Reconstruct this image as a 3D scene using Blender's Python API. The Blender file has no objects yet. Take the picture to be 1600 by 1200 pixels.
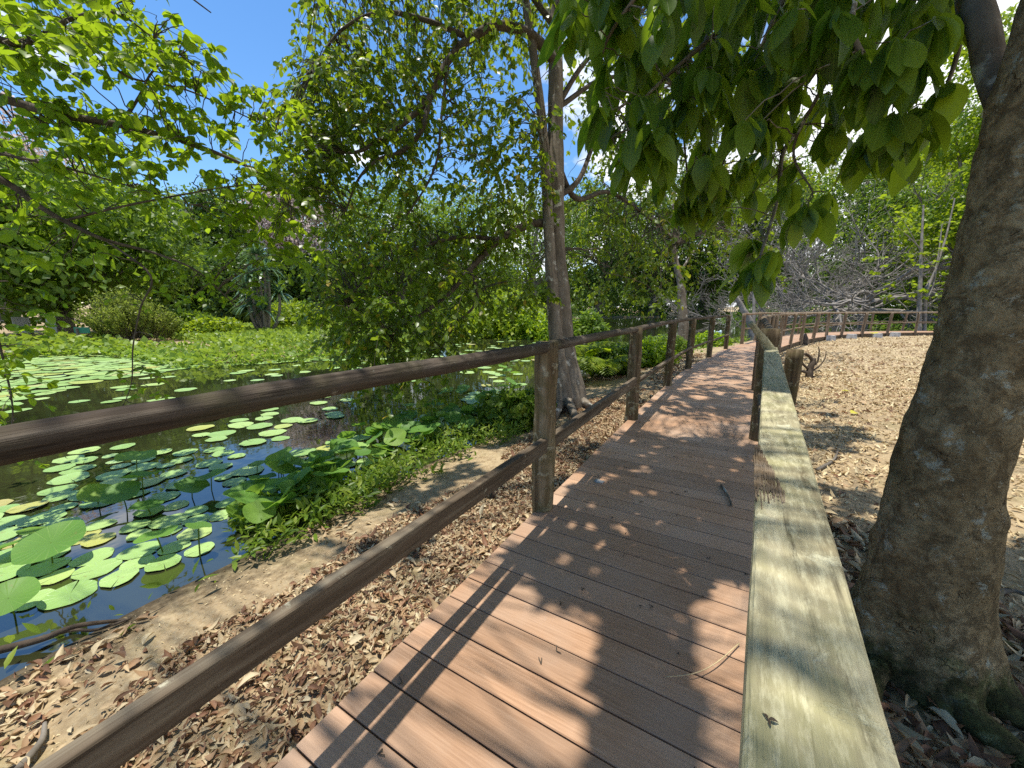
import bpy, math, random
import numpy as np
from mathutils import Vector

rng = np.random.default_rng(7)
random.seed(7)
PI = math.pi
sc = bpy.context.scene
col = sc.collection

# ------------------------------------------------------------------ view geometry
HC = 1.3                                   # eye height above the deck
PITCH = math.radians(10.942)
YAW = math.radians(30.293)                 # camera looks this far left of the walkway
FPX = 600.0                                # focal length in photo pixels (1600 wide)
CAM = np.array([0, 0, HC])
FW = np.array([-math.sin(YAW), math.cos(YAW), 0.0])
RT = np.array([math.cos(YAW), math.sin(YAW), 0.0])
UP = np.array([0, 0, 1.0])
CF = math.cos(PITCH) * FW - math.sin(PITCH) * UP
CU = math.sin(PITCH) * FW + math.cos(PITCH) * UP

def ray(x, y):
    return (x - 800) / FPX * RT + (600 - y) / FPX * CU + CF
def at(x, y, z=0.0):                       # where a line of sight meets the level z
    r = ray(x, y); return CAM + r * ((z - HC) / r[2])
def dep(x, y, d):                          # point on a line of sight, d metres deep
    return CAM + ray(x, y) * d
def dep_n(x, y, d):
    return CAM + d[:, None] * ((x[:, None] - 800) / FPX * RT + (600 - y[:, None]) / FPX * CU + CF)
def gnd(px, d, z=0.0):                     # ground point in a viewing direction, d metres forward
    h = (px - 800) / FPX / math.cos(PITCH)
    p = CAM + d * (FW + h * RT); p[2] = z; return p

SUN = np.array([-0.147, 0.0, 1.0]); SUN /= np.linalg.norm(SUN)
SHIFT = 0.147                              # shadow shift per metre of height, towards +x

# ------------------------------------------------------------------ noise
def _hash(ix, iy, iz, s):
    n = (ix * 374761393 + iy * 668265263 + iz * 2147483647 + s * 974711) & 0x7fffffff
    n = ((n ^ (n >> 13)) * 1274126177) & 0x7fffffff
    return ((n ^ (n >> 16)) & 0xffff) / 65535.0
def vnoise(P, s=0):
    P = np.asarray(P, float); I = np.floor(P).astype(np.int64); f = P - I; f = f * f * (3 - 2 * f)
    r = 0
    for a in (0, 1):
        for b in (0, 1):
            for c in (0, 1):
                w = (f[..., 0] if a else 1 - f[..., 0]) * (f[..., 1] if b else 1 - f[..., 1]) * (f[..., 2] if c else 1 - f[..., 2])
                r = r + w * _hash(I[..., 0] + a, I[..., 1] + b, I[..., 2] + c, s)
    return r
def fbm(P, s=0, o=4):
    P = np.asarray(P, float); r = 0; a = .5
    for i in range(o):
        r = r + a * vnoise(P * 2 ** i, s + i); a *= .5
    return r

def unit(v):
    v = np.asarray(v, float); return v / (np.linalg.norm(v, axis=-1, keepdims=True) + 1e-9)

# ------------------------------------------------------------------ mesh building
class MB:
    def merge(s, o):
        s.v += o.v; s.f3 += [f + s.n for f in o.f3]; s.f4 += [f + s.n for f in o.f4]; s.n += o.n; return s
    def __init__(s): s.v = []; s.f3 = []; s.f4 = []; s.n = 0
    def add(s, V, F):
        V = np.asarray(V, float).reshape(-1, 3); F = np.asarray(F, np.int64)
        s.v.append(V)
        if F.size: (s.f3 if F.shape[1] == 3 else s.f4).append(F + s.n)
        s.n += len(V); return s
    def join(s, V, faces):                 # V added once, several face arrays
        V = np.asarray(V, float).reshape(-1, 3); s.v.append(V)
        for F in faces:
            F = np.asarray(F, np.int64)
            if F.size: (s.f3 if F.shape[1] == 3 else s.f4).append(F + s.n)
        s.n += len(V); return s

def root_of(o):
    while o.parent: o = o.parent
    return o
def obj(name, mb, mat, parent=None, smooth=True, loc=None):
    V = np.concatenate(mb.v) if mb.v else np.zeros((0, 3))
    base = None
    if parent is not None: base = np.array(root_of(parent).location)
    elif loc is not None: base = np.array(loc, float)
    if base is not None: V = V - base
    me = bpy.data.meshes.new(name)
    f3 = np.concatenate(mb.f3) if mb.f3 else np.zeros((0, 3), np.int64)
    f4 = np.concatenate(mb.f4) if mb.f4 else np.zeros((0, 4), np.int64)
    nl = f3.size + f4.size; nf = len(f3) + len(f4)
    me.vertices.add(len(V)); me.vertices.foreach_set('co', V.astype(np.float32).ravel())
    me.loops.add(nl); me.loops.foreach_set('vertex_index', np.concatenate([f3.ravel(), f4.ravel()]).astype(np.int32))
    me.polygons.add(nf)
    st = np.concatenate([np.arange(len(f3)) * 3, f3.size + np.arange(len(f4)) * 4]).astype(np.int32)
    me.polygons.foreach_set('loop_start', st)
    me.polygons.foreach_set('use_smooth', np.full(nf, bool(smooth)))
    if hasattr(mb, 'uv'):
        at_ = me.attributes.new('blade_place', 'FLOAT_VECTOR', 'POINT'); at_.data.foreach_set('vector', np.concatenate(mb.uv).astype(np.float32).ravel())
    me.update(calc_edges=True); me.validate()
    if mat: me.materials.append(mat)
    o = bpy.data.objects.new(name, me); col.objects.link(o)
    if parent is not None: o.parent = parent
    elif loc is not None: o.location = loc
    return o
def tag(o, label=None, cat=None, group=None, kind=None):
    if label: o['label'] = label
    if cat: o['category'] = cat
    if group: o['group'] = group
    if kind: o['kind'] = kind
    return o
def thing(name, loc, label, cat, group=None):
    o = bpy.data.objects.new(name, None); col.objects.link(o); o.location = [float(c) for c in loc]
    o.empty_display_size = .1
    return tag(o, label, cat, group)

def tube(mb, pts, rad, k=8, rough=0.0, seed=0, freq=6.0, cap=True, squash=None):
    pts = np.asarray(pts, float); n = len(pts); rad = np.broadcast_to(np.asarray(rad, float), (n,)).copy()
    T = unit(np.gradient(pts, axis=0))
    a = np.array([1.0, 0, 0]) if abs(T[0][2]) > .7 else np.array([0, 0, 1.0])
    N = np.zeros_like(pts); u = unit(a - T[0] * (a @ T[0]))
    for i in range(n):
        u = unit(u - T[i] * (u @ T[i])); N[i] = u
    B = np.cross(T, N)
    th = np.arange(k) * 2 * PI / k
    R = rad[:, None] * np.ones(k)[None]
    if squash is not None: R = R * squash(th)[None]
    V = pts[:, None] + R[..., None] * (np.cos(th)[None, :, None] * N[:, None] + np.sin(th)[None, :, None] * B[:, None])
    if rough:
        d = (fbm(V * freq, seed, 3) - .45) * 2 * rough
        V = V + d[..., None] * rad[:, None, None] * unit(V - pts[:, None])
    V = V.reshape(-1, 3)
    i = np.arange(n - 1)[:, None] * k; j = np.arange(k)[None]; j2 = (j + 1) % k
    F = np.stack([i + j, i + j2, i + k + j2, i + k + j], -1).reshape(-1, 4)
    faces = [F]
    if cap:
        V = np.concatenate([V, pts[:1], pts[-1:]]); b = n * k
        j = np.arange(k)
        faces.append(np.stack([np.full(k, b), (j + 1) % k, j], -1))
        faces.append(np.stack([np.full(k, b + 1), (n - 1) * k + j, (n - 1) * k + (j + 1) % k], -1))
    return mb.join(V, faces)

def box(mb, c, ax, ay, az):                # centre and three half-axis vectors
    c, ax, ay, az = map(lambda q: np.asarray(q, float), (c, ax, ay, az))
    V = [c + sx * ax + sy * ay + sz * az for sx in (-1, 1) for sy in (-1, 1) for sz in (-1, 1)]
    F = [(0, 1, 3, 2), (4, 6, 7, 5), (0, 4, 5, 1), (2, 3, 7, 6), (0, 2, 6, 4), (1, 5, 7, 3)]
    return mb.add(V, F)

def beam(mb, p0, p1, w, h, n=10, rough=.004, seed=0, bev=.15):
    """a sawn board with eased edges and uneven faces, w wide (level), h high"""
    p0 = np.asarray(p0, float); p1 = np.asarray(p1, float); d = unit(p1 - p0)
    s = unit(np.cross(d, UP)); u = np.cross(s, d)
    b = min(w, h) * bev
    prof = [(-w/2+b, -h/2), (w/2-b, -h/2), (w/2, -h/2+b), (w/2, h/2-b), (w/2-b, h/2), (0, h/2), (-w/2+b, h/2), (-w/2, h/2-b), (-w/2, -h/2+b)]
    k = len(prof); t = np.linspace(0, 1, n)
    V = np.array([[p0 + (p1 - p0) * q + a * s + c * u for a, c in prof] for q in t])
    V = V + ((fbm(V * np.array([6, 6, 9.]), seed, 3) - .45) * 2 * rough)[..., None] * (s + u)
    V = V.reshape(-1, 3); i = np.arange(n - 1)[:, None] * k; j = np.arange(k)[None]; j2 = (j + 1) % k
    F = np.stack([i + j, i + j2, i + k + j2, i + k + j], -1).reshape(-1, 4)
    V = np.concatenate([V, [p0, p1]]); m = n * k; j = np.arange(k)
    return mb.join(V, [F, np.stack([np.full(k, m), (j + 1) % k, j], -1), np.stack([np.full(k, m + 1), (n-1)*k + j, (n-1)*k + (j+1) % k], -1)])

# leaf templates: (along, across, lift) and faces
def leaf_tpl(rows, curl=.12, fold=.10):
    V = [(0, 0, 0)]
    for u, w in rows: V += [(u, -w, fold * w * 2 - curl * u * u), (u, 0, -curl * u * u), (u, w, fold * w * 2 - curl * u * u)]
    V.append((1, 0, -curl)); m = len(rows); F3 = [(0, 2, 1), (0, 3, 2)]; F4 = []
    for r in range(m - 1):
        a = 1 + 3 * r; F4 += [(a, a + 1, a + 4, a + 3), (a + 1, a + 2, a + 5, a + 4)]
    a = 1 + 3 * (m - 1); t = len(V) - 1; F3 += [(a, a + 1, t), (a + 1, a + 2, t)]
    return np.array(V, float), np.array(F3), np.array(F4).reshape(-1, 4)
LEAF_S = leaf_tpl([(.45, .26)])                                    # far
LEAF_M = leaf_tpl([(.28, .22), (.62, .22)])                        # middle
LEAF_L = leaf_tpl([(.09, .085), (.26, .18), (.48, .235), (.70, .205), (.88, .105)], .22, .16)
LEAF_D = leaf_tpl([(.15, .12), (.4, .22), (.65, .2), (.87, .09)], .35, .5)   # near
LEAF_DRY = leaf_tpl([(.3, .2), (.65, .2)], .5, .45)
def leaves(mb, P, D, N, L, tpl=LEAF_M, wr=1.0):
    P = np.asarray(P, float); n = len(P)
    if n == 0: return mb
    D = unit(D); N = unit(N - D * np.sum(N * D, -1, keepdims=True)); S = np.cross(D, N)
    L = np.broadcast_to(np.asarray(L, float), (n,)); wr = np.broadcast_to(np.asarray(wr, float), (n,))
    T, F3, F4 = tpl; k = len(T)
    V = P[:, None] + (L[:, None] * T[None, :, 0])[..., None] * D[:, None] + (L[:, None] * wr[:, None] * T[None, :, 1])[..., None] * S[:, None] + (L[:, None] * T[None, :, 2])[..., None] * N[:, None]
    off = (np.arange(n) * k)[:, None, None]
    if hasattr(mb, 'uv'): mb.uv.append(np.tile(np.stack([T[:, 0], T[:, 1], 0 * T[:, 0]], -1), (n, 1)))
    return mb.join(V.reshape(-1, 3), [(F3[None] + off).reshape(-1, 3), (F4[None] + off).reshape(-1, 4)])
def rdir(n, r=None):
    return unit((r or rng).normal(size=(n, 3)))

# ------------------------------------------------------------------ materials
class NT:
    def __init__(s, name):
        s.m = bpy.data.materials.new(name); s.m.use_nodes = True; s.t = s.m.node_tree; s.t.nodes.clear()
        s.out = s.n('ShaderNodeOutputMaterial')
    def n(s, typ, **kw):
        x = s.t.nodes.new(typ)
        for k, v in kw.items(): setattr(x, k, v)
        return x
    def l(s, a, b): s.t.links.new(a, b)
    def val(s, sock, v):
        if hasattr(v, 'links') or hasattr(v, 'is_linked'): s.l(v, sock)
        else: sock.default_value = v
    def coord(s, scale=(1, 1, 1), kind='Object'):
        tc = s.n('ShaderNodeTexCoord'); mp = s.n('ShaderNodeMapping'); mp.inputs['Scale'].default_value = scale
        s.l(tc.outputs[kind], mp.inputs[0]); return mp.outputs[0]
    def noise(s, vec, scale=5, detail=4, rough=.55, dist=0):
        x = s.n('ShaderNodeTexNoise'); x.inputs['Scale'].default_value = scale; x.inputs['Detail'].default_value = detail
        x.inputs['Roughness'].default_value = rough; x.inputs['Distortion'].default_value = dist; s.l(vec, x.inputs['Vector']); return x.outputs['Fac']
    def vor(s, vec, scale=5, feature='F1'):
        x = s.n('ShaderNodeTexVoronoi', feature=feature); x.inputs['Scale'].default_value = scale; s.l(vec, x.inputs['Vector']); return x.outputs['Distance']
    def ramp(s, fac, stops, mode='LINEAR'):
        x = s.n('ShaderNodeValToRGB'); x.color_ramp.interpolation = mode; e = x.color_ramp.elements
        for i, (p, c) in enumerate(stops):
            q = e[i] if i < 2 else e.new(p)
            q.position = p; q.color = (*c, 1) if len(c) == 3 else c
        s.l(fac, x.inputs[0]); return x.outputs[0]
    def mix(s, fac, a, b, mode='MIX'):
        x = s.n('ShaderNodeMix', data_type='RGBA', blend_type=mode)
        s.val(x.inputs[0], fac)
        for i, c in ((6, a), (7, b)):
            if isinstance(c, tuple): x.inputs[i].default_value = (*c, 1)
            else: s.l(c, x.inputs[i])
        return x.outputs[2]
    def math(s, op, a, b=0.0):
        x = s.n('ShaderNodeMath', operation=op); s.val(x.inputs[0], a); s.val(x.inputs[1], b); return x.outputs[0]
    def bump(s, h, strength=.5, dist=.02):
        x = s.n('ShaderNodeBump'); x.inputs['Strength'].default_value = strength; x.inputs['Distance'].default_value = dist
        s.l(h, x.inputs['Height']); return x.outputs[0]
    def pbr(s, color, rough=.8, normal=None, spec=.3, **kw):
        p = s.n('ShaderNodeBsdfPrincipled')
        if isinstance(color, tuple): p.inputs['Base Color'].default_value = (*color, 1)
        else: s.l(color, p.inputs['Base Color'])
        s.val(p.inputs['Roughness'], rough); p.inputs['Specular IOR Level'].default_value = spec
        if normal is not None: s.l(normal, p.inputs['Normal'])
        for k, v in kw.items(): p.inputs[k].default_value = v
        return p
    def done(s, sh):
        s.l(sh.outputs[0], s.out.inputs[0]); return s.m
BW = [(0, 0, 0), (1, 1, 1)]
def k(v): return (v, v, v)

def leaf_mat(name, stops, trans=.5, tcol=(.26, .42, .03), rough=.42, spec=.35):
    t = NT(name); g = t.n('ShaderNodeNewGeometry')
    c = t.ramp(g.outputs['Random Per Island'], stops)
    p = t.pbr(c, rough, None, spec)
    tr = t.n('ShaderNodeBsdfTranslucent')
    t.l(t.mix(.55, c, tcol), tr.inputs[0])
    m = t.n('ShaderNodeMixShader'); m.inputs[0].default_value = trans
    t.l(p.outputs[0], m.inputs[1]); t.l(tr.outputs[0], m.inputs[2]); return t.done(m)
def bark_mat(name, c0, c1, c2, scale=6, stretch=(1, 1, .25), lichen=None, bump=.6, bd=.02):
    t = NT(name); v = t.coord(stretch); v1 = t.coord((1, 1, 1))
    a = t.noise(v, scale, 6, .65, .6); b = t.noise(v1, scale * 3.1, 5, .6)
    c = t.ramp(a, [(.3, c0), (.5, c1), (.72, c2)])
    c = t.mix(t.math('MULTIPLY', b, .5), c, c0)
    if lichen:
        l = t.ramp(t.noise(v1, scale * 1.3, 5, .6, .3), [(.58, k(0)), (.64, k(1))])
        c = t.mix(l, c, lichen)
    h = t.math('ADD', a, t.math('MULTIPLY', b, .5))
    return t.done(t.pbr(c, .9, t.bump(h, bump, bd), .15))

M = {}
M['leaf_mid'] = leaf_mat('leaf_mid_green', [(0, (0.065, 0.117, 0.008)), (.5, (0.118, 0.194, 0.012)), (.92, (0.177, 0.255, 0.018)), (1, (0.389, 0.265, 0.030))], .5, (0.401, 0.530, 0.018), .38, .45)
M['leaf_bright'] = leaf_mat('leaf_bright_green', [(0, (0.080, 0.152, 0.008)), (.6, (0.159, 0.262, 0.011)), (1, (0.240, 0.330, 0.016))], .55, (0.573, 0.771, 0.025))
def _m():   # large leaves: pale midrib, arching side veins, a few brown specks
    t = NT('leaf_large'); g = t.n('ShaderNodeNewGeometry'); r = g.outputs['Random Per Island']
    c = t.ramp(r, [(0, (.03, .075, .012)), (.4, (.065, .14, .018)), (.75, (.11, .20, .02)), (.95, (.17, .26, .025)), (1, (.22, .24, .03))])
    at_ = t.n('ShaderNodeAttribute', attribute_name='blade_place'); sx = t.n('ShaderNodeSeparateXYZ'); t.l(at_.outputs['Vector'], sx.inputs[0])
    ab = t.math('ABSOLUTE', sx.outputs[1])
    rib = t.ramp(ab, [(.004, k(1)), (.016, k(0))])
    sv = t.ramp(t.math('SINE', t.math('MULTIPLY', t.math('SUBTRACT', sx.outputs[0], t.math('MULTIPLY', ab, .75)), 75.0)), [(.80, k(0)), (.98, k(1))])
    ve = t.math('MAXIMUM', rib, t.math('MULTIPLY', sv, .4)); c = t.mix(t.math('MULTIPLY', ve, .42), c, (.22, .32, .06))
    nz = t.noise(t.coord(), 38, 5, .7); c = t.mix(t.math('MULTIPLY', t.ramp(nz, [(.68, k(0)), (.71, k(1))]), .6), c, (.16, .09, .03))
    p = t.pbr(c, .40, t.bump(t.math('ADD', t.math('MULTIPLY', ve, -1.0), t.math('MULTIPLY', nz, .3)), .2, .004), .5)
    tr = t.n('ShaderNodeBsdfTranslucent'); t.l(t.mix(.55, t.mix(t.math('MULTIPLY', ve, .5), c, (.05, .10, .01)), (.46, .66, .02)), tr.inputs[0])
    m = t.n('ShaderNodeMixShader'); m.inputs[0].default_value = .55; t.l(p.outputs[0], m.inputs[1]); t.l(tr.outputs[0], m.inputs[2]); return t.done(m)
M['leaf_big'] = _m()
M['leaf_dark'] = leaf_mat('leaf_dark_green', [(0, (.035, .075, .012)), (.5, (.07, .13, .018)), (1, (.12, .19, .022))], .42, (.24, .40, .03))
M['leaf_green'] = leaf_mat('leaf_green', [(0, (.06, .12, .010)), (.6, (.12, .20, .015)), (1, (.19, .27, .02))], .48, (.36, .52, .03))
M['leaf_lime'] = leaf_mat('leaf_lime', [(0, (0.122, 0.200, 0.010)), (.6, (0.190, 0.282, 0.014)), (1, (0.299, 0.352, 0.020))], .5, (0.543, 0.680, 0.020))
M['leaf_olive'] = leaf_mat('leaf_olive', [(0, (.10, .15, .025)), (.6, (.22, .28, .045)), (1, (.36, .40, .08))], .45, (.45, .55, .07))
M['leaf_pink'] = leaf_mat('blossom_pink', [(0, (.22, .22, .10)), (.2, (.48, .38, .34)), (.6, (.72, .60, .58)), (1, (.82, .74, .72))], .35, (.7, .56, .53), .7, .1)
M['leaf_grey'] = leaf_mat('leaf_grey_green', [(0, (0.084, 0.120, 0.060)), (.6, (0.168, 0.204, 0.108)), (1, (0.360, 0.336, 0.264))], .3, (0.300, 0.360, 0.120))
M['leaf_sword'] = leaf_mat('leaf_sword', [(0, (.05, .11, .05)), (.6, (.10, .19, .09)), (1, (.19, .29, .15))], .25, (.2, .34, .08), .35, .5)
def _m():
    t = NT('lotus_leaf'); oi = t.n('ShaderNodeObjectInfo'); v = t.coord(); r = oi.outputs['Random']
    c = t.ramp(r, [(0, (.11, .25, .045)), (.6, (.17, .34, .05)), (1, (.27, .40, .05))])
    sx = t.n('ShaderNodeSeparateXYZ'); t.l(v, sx.inputs[0]); an = t.math('ARCTAN2', sx.outputs[1], sx.outputs[0])
    ve = t.ramp(t.math('SINE', t.math('MULTIPLY', an, 19.0)), [(.88, k(0)), (1, k(1))]); c = t.mix(t.math('MULTIPLY', ve, .45), c, (.36, .52, .16))
    nz = t.noise(v, 2.4, 6, .65); c = t.mix(t.math('MULTIPLY', nz, .4), c, (.09, .20, .04))
    c = t.mix(t.math('MULTIPLY', t.ramp(nz, [(.66, k(0)), (.70, k(1))]), .7), c, (.28, .20, .07))
    p = t.pbr(c, .5, t.bump(t.math('MULTIPLY', ve, -1.0), .3, .02), .3); tr = t.n('ShaderNodeBsdfTranslucent'); t.l(t.mix(.5, c, (.40, .62, .04)), tr.inputs[0])
    m = t.n('ShaderNodeMixShader'); m.inputs[0].default_value = .42; t.l(p.outputs[0], m.inputs[1]); t.l(tr.outputs[0], m.inputs[2]); return t.done(m)
M['lotus'] = _m()
M['weed'] = leaf_mat('weed_leaf', [(0, (0.077, 0.146, 0.011)), (.6, (0.153, 0.239, 0.023)), (1, (0.276, 0.332, 0.039))], .4)
M['marsh'] = leaf_mat('marsh_leaf', [(0, (.12, .20, .02)), (.5, (.19, .29, .03)), (1, (.30, .40, .06))], .45, (.44, .58, .04))
M['litter'] = leaf_mat('dry_leaf', [(0, (.10, .055, .03)), (.25, (.24, .12, .065)), (.5, (.40, .26, .14)), (.75, (.52, .40, .23)), (1, (.62, .52, .33))], .12, (.4, .25, .1), .6, .25)
M['litter_pale'] = leaf_mat('dry_leaf_pale', [(0, (.20, .125, .06)), (.2, (.42, .30, .16)), (.6, (.60, .47, .26)), (1, (.70, .59, .36))], .1, (.4, .3, .14), .65, .2)
M['leaf_yellow'] = leaf_mat('leaf_yellow', [(0, (0.550, 0.500, 0.050)), (1, (0.650, 0.580, 0.080))], .3, (0.600, 0.500, 0.050))
M['bark_big'] = None
M['bark_mid'] = bark_mat('bark_pale_brown', (.07, .055, .04), (.20, .165, .12), (.36, .31, .24), 5, (1, 1, .22), (.42, .40, .33))
M['bark_twig'] = bark_mat('bark_twig', (.05, .04, .03), (.11, .09, .065), (.18, .15, .11), 12, (1, 1, 1), None, .3, .005)
M['bark_far'] = bark_mat('bark_far', (.10, .085, .065), (.22, .19, .15), (.34, .30, .25), 3)
M['bark_dead'] = bark_mat('bark_dead_grey', (.13, .11, .09), (.26, .235, .20), (.42, .385, .34), 4, (1, 1, 1), None, .3, .01)
M['bark_stump'] = bark_mat('bark_stump', (.04, .03, .022), (.10, .075, .052), (.20, .155, .11), 9)
M['white_paint'] = NT('white_paint'); M['white_paint'] = M['white_paint'].done(M['white_paint'].pbr((.36, .36, .34), .8))
M['green_paint'] = NT('green_paint'); M['green_paint'] = M['green_paint'].done(M['green_paint'].pbr((.05, .22, .14), .5))
M['blue_paint'] = NT('pale_blue_paint'); M['blue_paint'] = M['blue_paint'].done(M['blue_paint'].pbr((.40, .52, .55), .5))
def _m():
    t = NT('concrete'); v = t.coord(); a = t.noise(v, 9, 5)
    return t.done(t.pbr(t.ramp(a, [(.3, (.30, .29, .27)), (.7, (.55, .54, .51))]), .9, t.bump(a, .3, .01)))
M['concrete'] = _m()
def _m():   # near trunk: brown bark, short cracks, pale lichen, moss on the roots
    t = NT('bark_brown_lichen'); v1 = t.coord(); v = t.coord((1, 1, .6))
    a = t.noise(v, 5, 9, .66, .4); b = t.noise(v1, 42, 7, .7); m = t.noise(v1, 15, 7, .72, .6)
    c = t.ramp(a, [(.30, (.20, .140, .066)), (.5, (.36, .268, .138)), (.70, (.50, .395, .225))])
    c = t.mix(t.math('MULTIPLY', t.ramp(m, [(.42, k(1)), (.54, k(0))]), .75), c, (.13, .092, .046))
    c = t.mix(t.math('MULTIPLY', t.ramp(b, [(.38, k(1)), (.55, k(0))]), .5), c, (.11, .08, .045))
    wv = t.n('ShaderNodeVectorMath', operation='ADD'); nv = t.n('ShaderNodeTexNoise'); nv.inputs['Scale'].default_value = 9; nv.inputs['Detail'].default_value = 4; t.l(v1, nv.inputs['Vector'])
    sc_ = t.n('ShaderNodeVectorMath', operation='SCALE'); sc_.inputs['Scale'].default_value = .16; t.l(nv.outputs['Color'], sc_.inputs[0]); t.l(v, wv.inputs[0]); t.l(sc_.outputs[0], wv.inputs[1])
    cr = t.ramp(t.vor(wv.outputs[0], 20, 'DISTANCE_TO_EDGE'), [(.0, k(1)), (.032, k(0))])
    crm = t.math('MULTIPLY', cr, t.ramp(t.noise(v1, 7, 6, .7), [(.56, k(0)), (.64, k(1))]))
    c = t.mix(t.math('MULTIPLY', crm, .6), c, (.07, .05, .028))
    li = t.ramp(t.noise(v1, 10, 8, .78, .3), [(.575, k(0)), (.625, k(1))]); c = t.mix(t.math('MULTIPLY', li, .75), c, (.48, .49, .38))
    sp = t.ramp(t.noise(v1, 70, 3), [(.68, k(0)), (.72, k(1))]); c = t.mix(t.math('MULTIPLY', sp, .7), c, (.52, .44, .28))
    # moss and black algae grow on the root flare
    tc = t.n('ShaderNodeTexCoord'); sx = t.n('ShaderNodeSeparateXYZ'); t.l(tc.outputs['Object'], sx.inputs[0])
    mo = t.math('ADD', t.math('MULTIPLY', sx.outputs[2], -2.0), t.math('MULTIPLY', t.noise(v1, 6, 7, .7), 2.2))
    c = t.mix(t.ramp(mo, [(.62, k(0)), (.95, k(.88))]), c, t.ramp(t.noise(v1, 16, 6, .7), [(.42, (.030, .034, .012)), (.58, (.085, .10, .032)), (.7, (.30, .32, .16))]))
    h = t.math('ADD', t.math('ADD', t.math('MULTIPLY', a, .6), t.math('ADD', t.math('MULTIPLY', b, .5), t.math('MULTIPLY', m, .8))), t.math('MULTIPLY', crm, -.6))
    return t.done(t.pbr(c, .92, t.bump(h, 1.0, .035), .12))
M['bark_big'] = _m()
def _m():   # brown composite deck boards
    t = NT('deck_boards'); g = t.n('ShaderNodeNewGeometry'); r = g.outputs['Random Per Island']
    v = t.coord((.8, 20, 1)); v1 = t.coord()
    gr = t.noise(v, 6, 6, .6, .4); bl = t.noise(v1, 1.6, 4, .6); fine = t.noise(t.coord((4, 110, 1)), 8, 3)
    c = t.ramp(gr, [(.3, (.305, .172, .092)), (.55, (.41, .242, .137)), (.75, (.48, .305, .185))])
    c = t.mix(t.math('MULTIPLY', t.ramp(bl, [(.42, k(0)), (.66, k(1))]), .7), c, (.42, .305, .215))
    c = t.mix(t.math('MULTIPLY', fine, .18), c, (.15, .08, .05))
    hs = t.n('ShaderNodeHueSaturation'); t.l(c, hs.inputs['Color']); t.l(t.math('ADD', t.math('MULTIPLY', r, .38), .81), hs.inputs['Value'])
    st = t.ramp(t.noise(v1, 11, 5, .7), [(.66, k(0)), (.72, k(1))]); c = t.mix(t.math('MULTIPLY', st, .35), hs.outputs[0], (.40, .33, .27))
    return t.done(t.pbr(c, t.math('ADD', t.math('MULTIPLY', gr, .25), .45), t.bump(t.math('ADD', gr, fine), .08, .003), .3))
M['deck'] = _m()
def wood(name, c0, c1, c2, ax, lich=(.40, .40, .27), lt=.6, moss=None, bump=.6, crack=.5, speck=None):
    """weathered timber; grain runs along axis ax"""
    t = NT(name); st = [9, 9, 9]; st[ax] = .55; st = tuple(st); st2 = [26, 26, 26]; st2[ax] = 1.1
    v = t.coord(st); v1 = t.coord()
    a = t.noise(v, 2.2, 7, .62, .35); f = t.noise(t.coord(tuple(st2)), 2.4, 4, .6)
    b = t.noise(v1, 7, 6, .65)
    c = t.ramp(a, [(.3, c0), (.5, c1), (.7, c2)])
    ck = t.ramp(f, [(.30, k(1)), (.42, k(0))]); c = t.mix(t.math('MULTIPLY', ck, crack), c, tuple(q * .35 for q in c0))
    l = t.ramp(t.noise(v1, 13, 6, .66, .3), [(lt, k(0)), (lt + .06, k(1))]); c = t.mix(t.math('MULTIPLY', l, .75), c, lich)
    if moss:
        mm = t.ramp(b, [(.44, k(0)), (.62, k(1))]); c = t.mix(t.math('MULTIPLY', mm, .7), c, moss)
    if speck:
        c = t.mix(t.math('MULTIPLY', t.ramp(t.noise(t.coord((1, .22, 1)), 60, 6, .75), [(.48, k(0)), (.62, k(1))]), .6), c, speck)
        c = t.mix(t.math('MULTIPLY', t.ramp(t.noise(t.coord((1, .3, 1)), 26, 7, .72, .5), [(.56, k(0)), (.70, k(1))]), .5), c, (.20, .16, .09))
    h = t.math('ADD', t.math('ADD', a, t.math('MULTIPLY', f, .7)), t.math('MULTIPLY', l, .25))
    return t.done(t.pbr(c, .88, t.bump(h, bump, .012), .15))
M['post'] = wood('weathered_post', (.06, .038, .020), (.18, .13, .07), (.36, .295, .19), 2, (.44, .40, .27), .54, (.10, .085, .03), .9)
M['pole'] = wood('dark_pole', (.036, .027, .020), (.082, .064, .048), (.17, .142, .112), 1, (.33, .31, .25), .62, (.07, .062, .035), .9, .7)
M['post_dark'] = wood('dark_mossy_post', (.045, .030, .018), (.125, .088, .05), (.24, .19, .12), 2, (.36, .34, .22), .56, (.085, .075, .028), .9)
M['lower'] = wood('mossy_board', (.05, .038, .024), (.12, .09, .06), (.24, .205, .145), 1, (.50, .47, .34), .64)
M['plank'] = wood('lichen_plank', (.17, .14, .08), (.37, .33, .20), (.51, .46, .30), 1, (.57, .545, .37), .60, (.32, .30, .15), .8, .85, (.60, .56, .36))
M['far_rail'] = wood('far_rail_wood', (.10, .07, .04), (.21, .155, .10), (.33, .265, .19), 2, (.4, .36, .28), .66)
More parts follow.
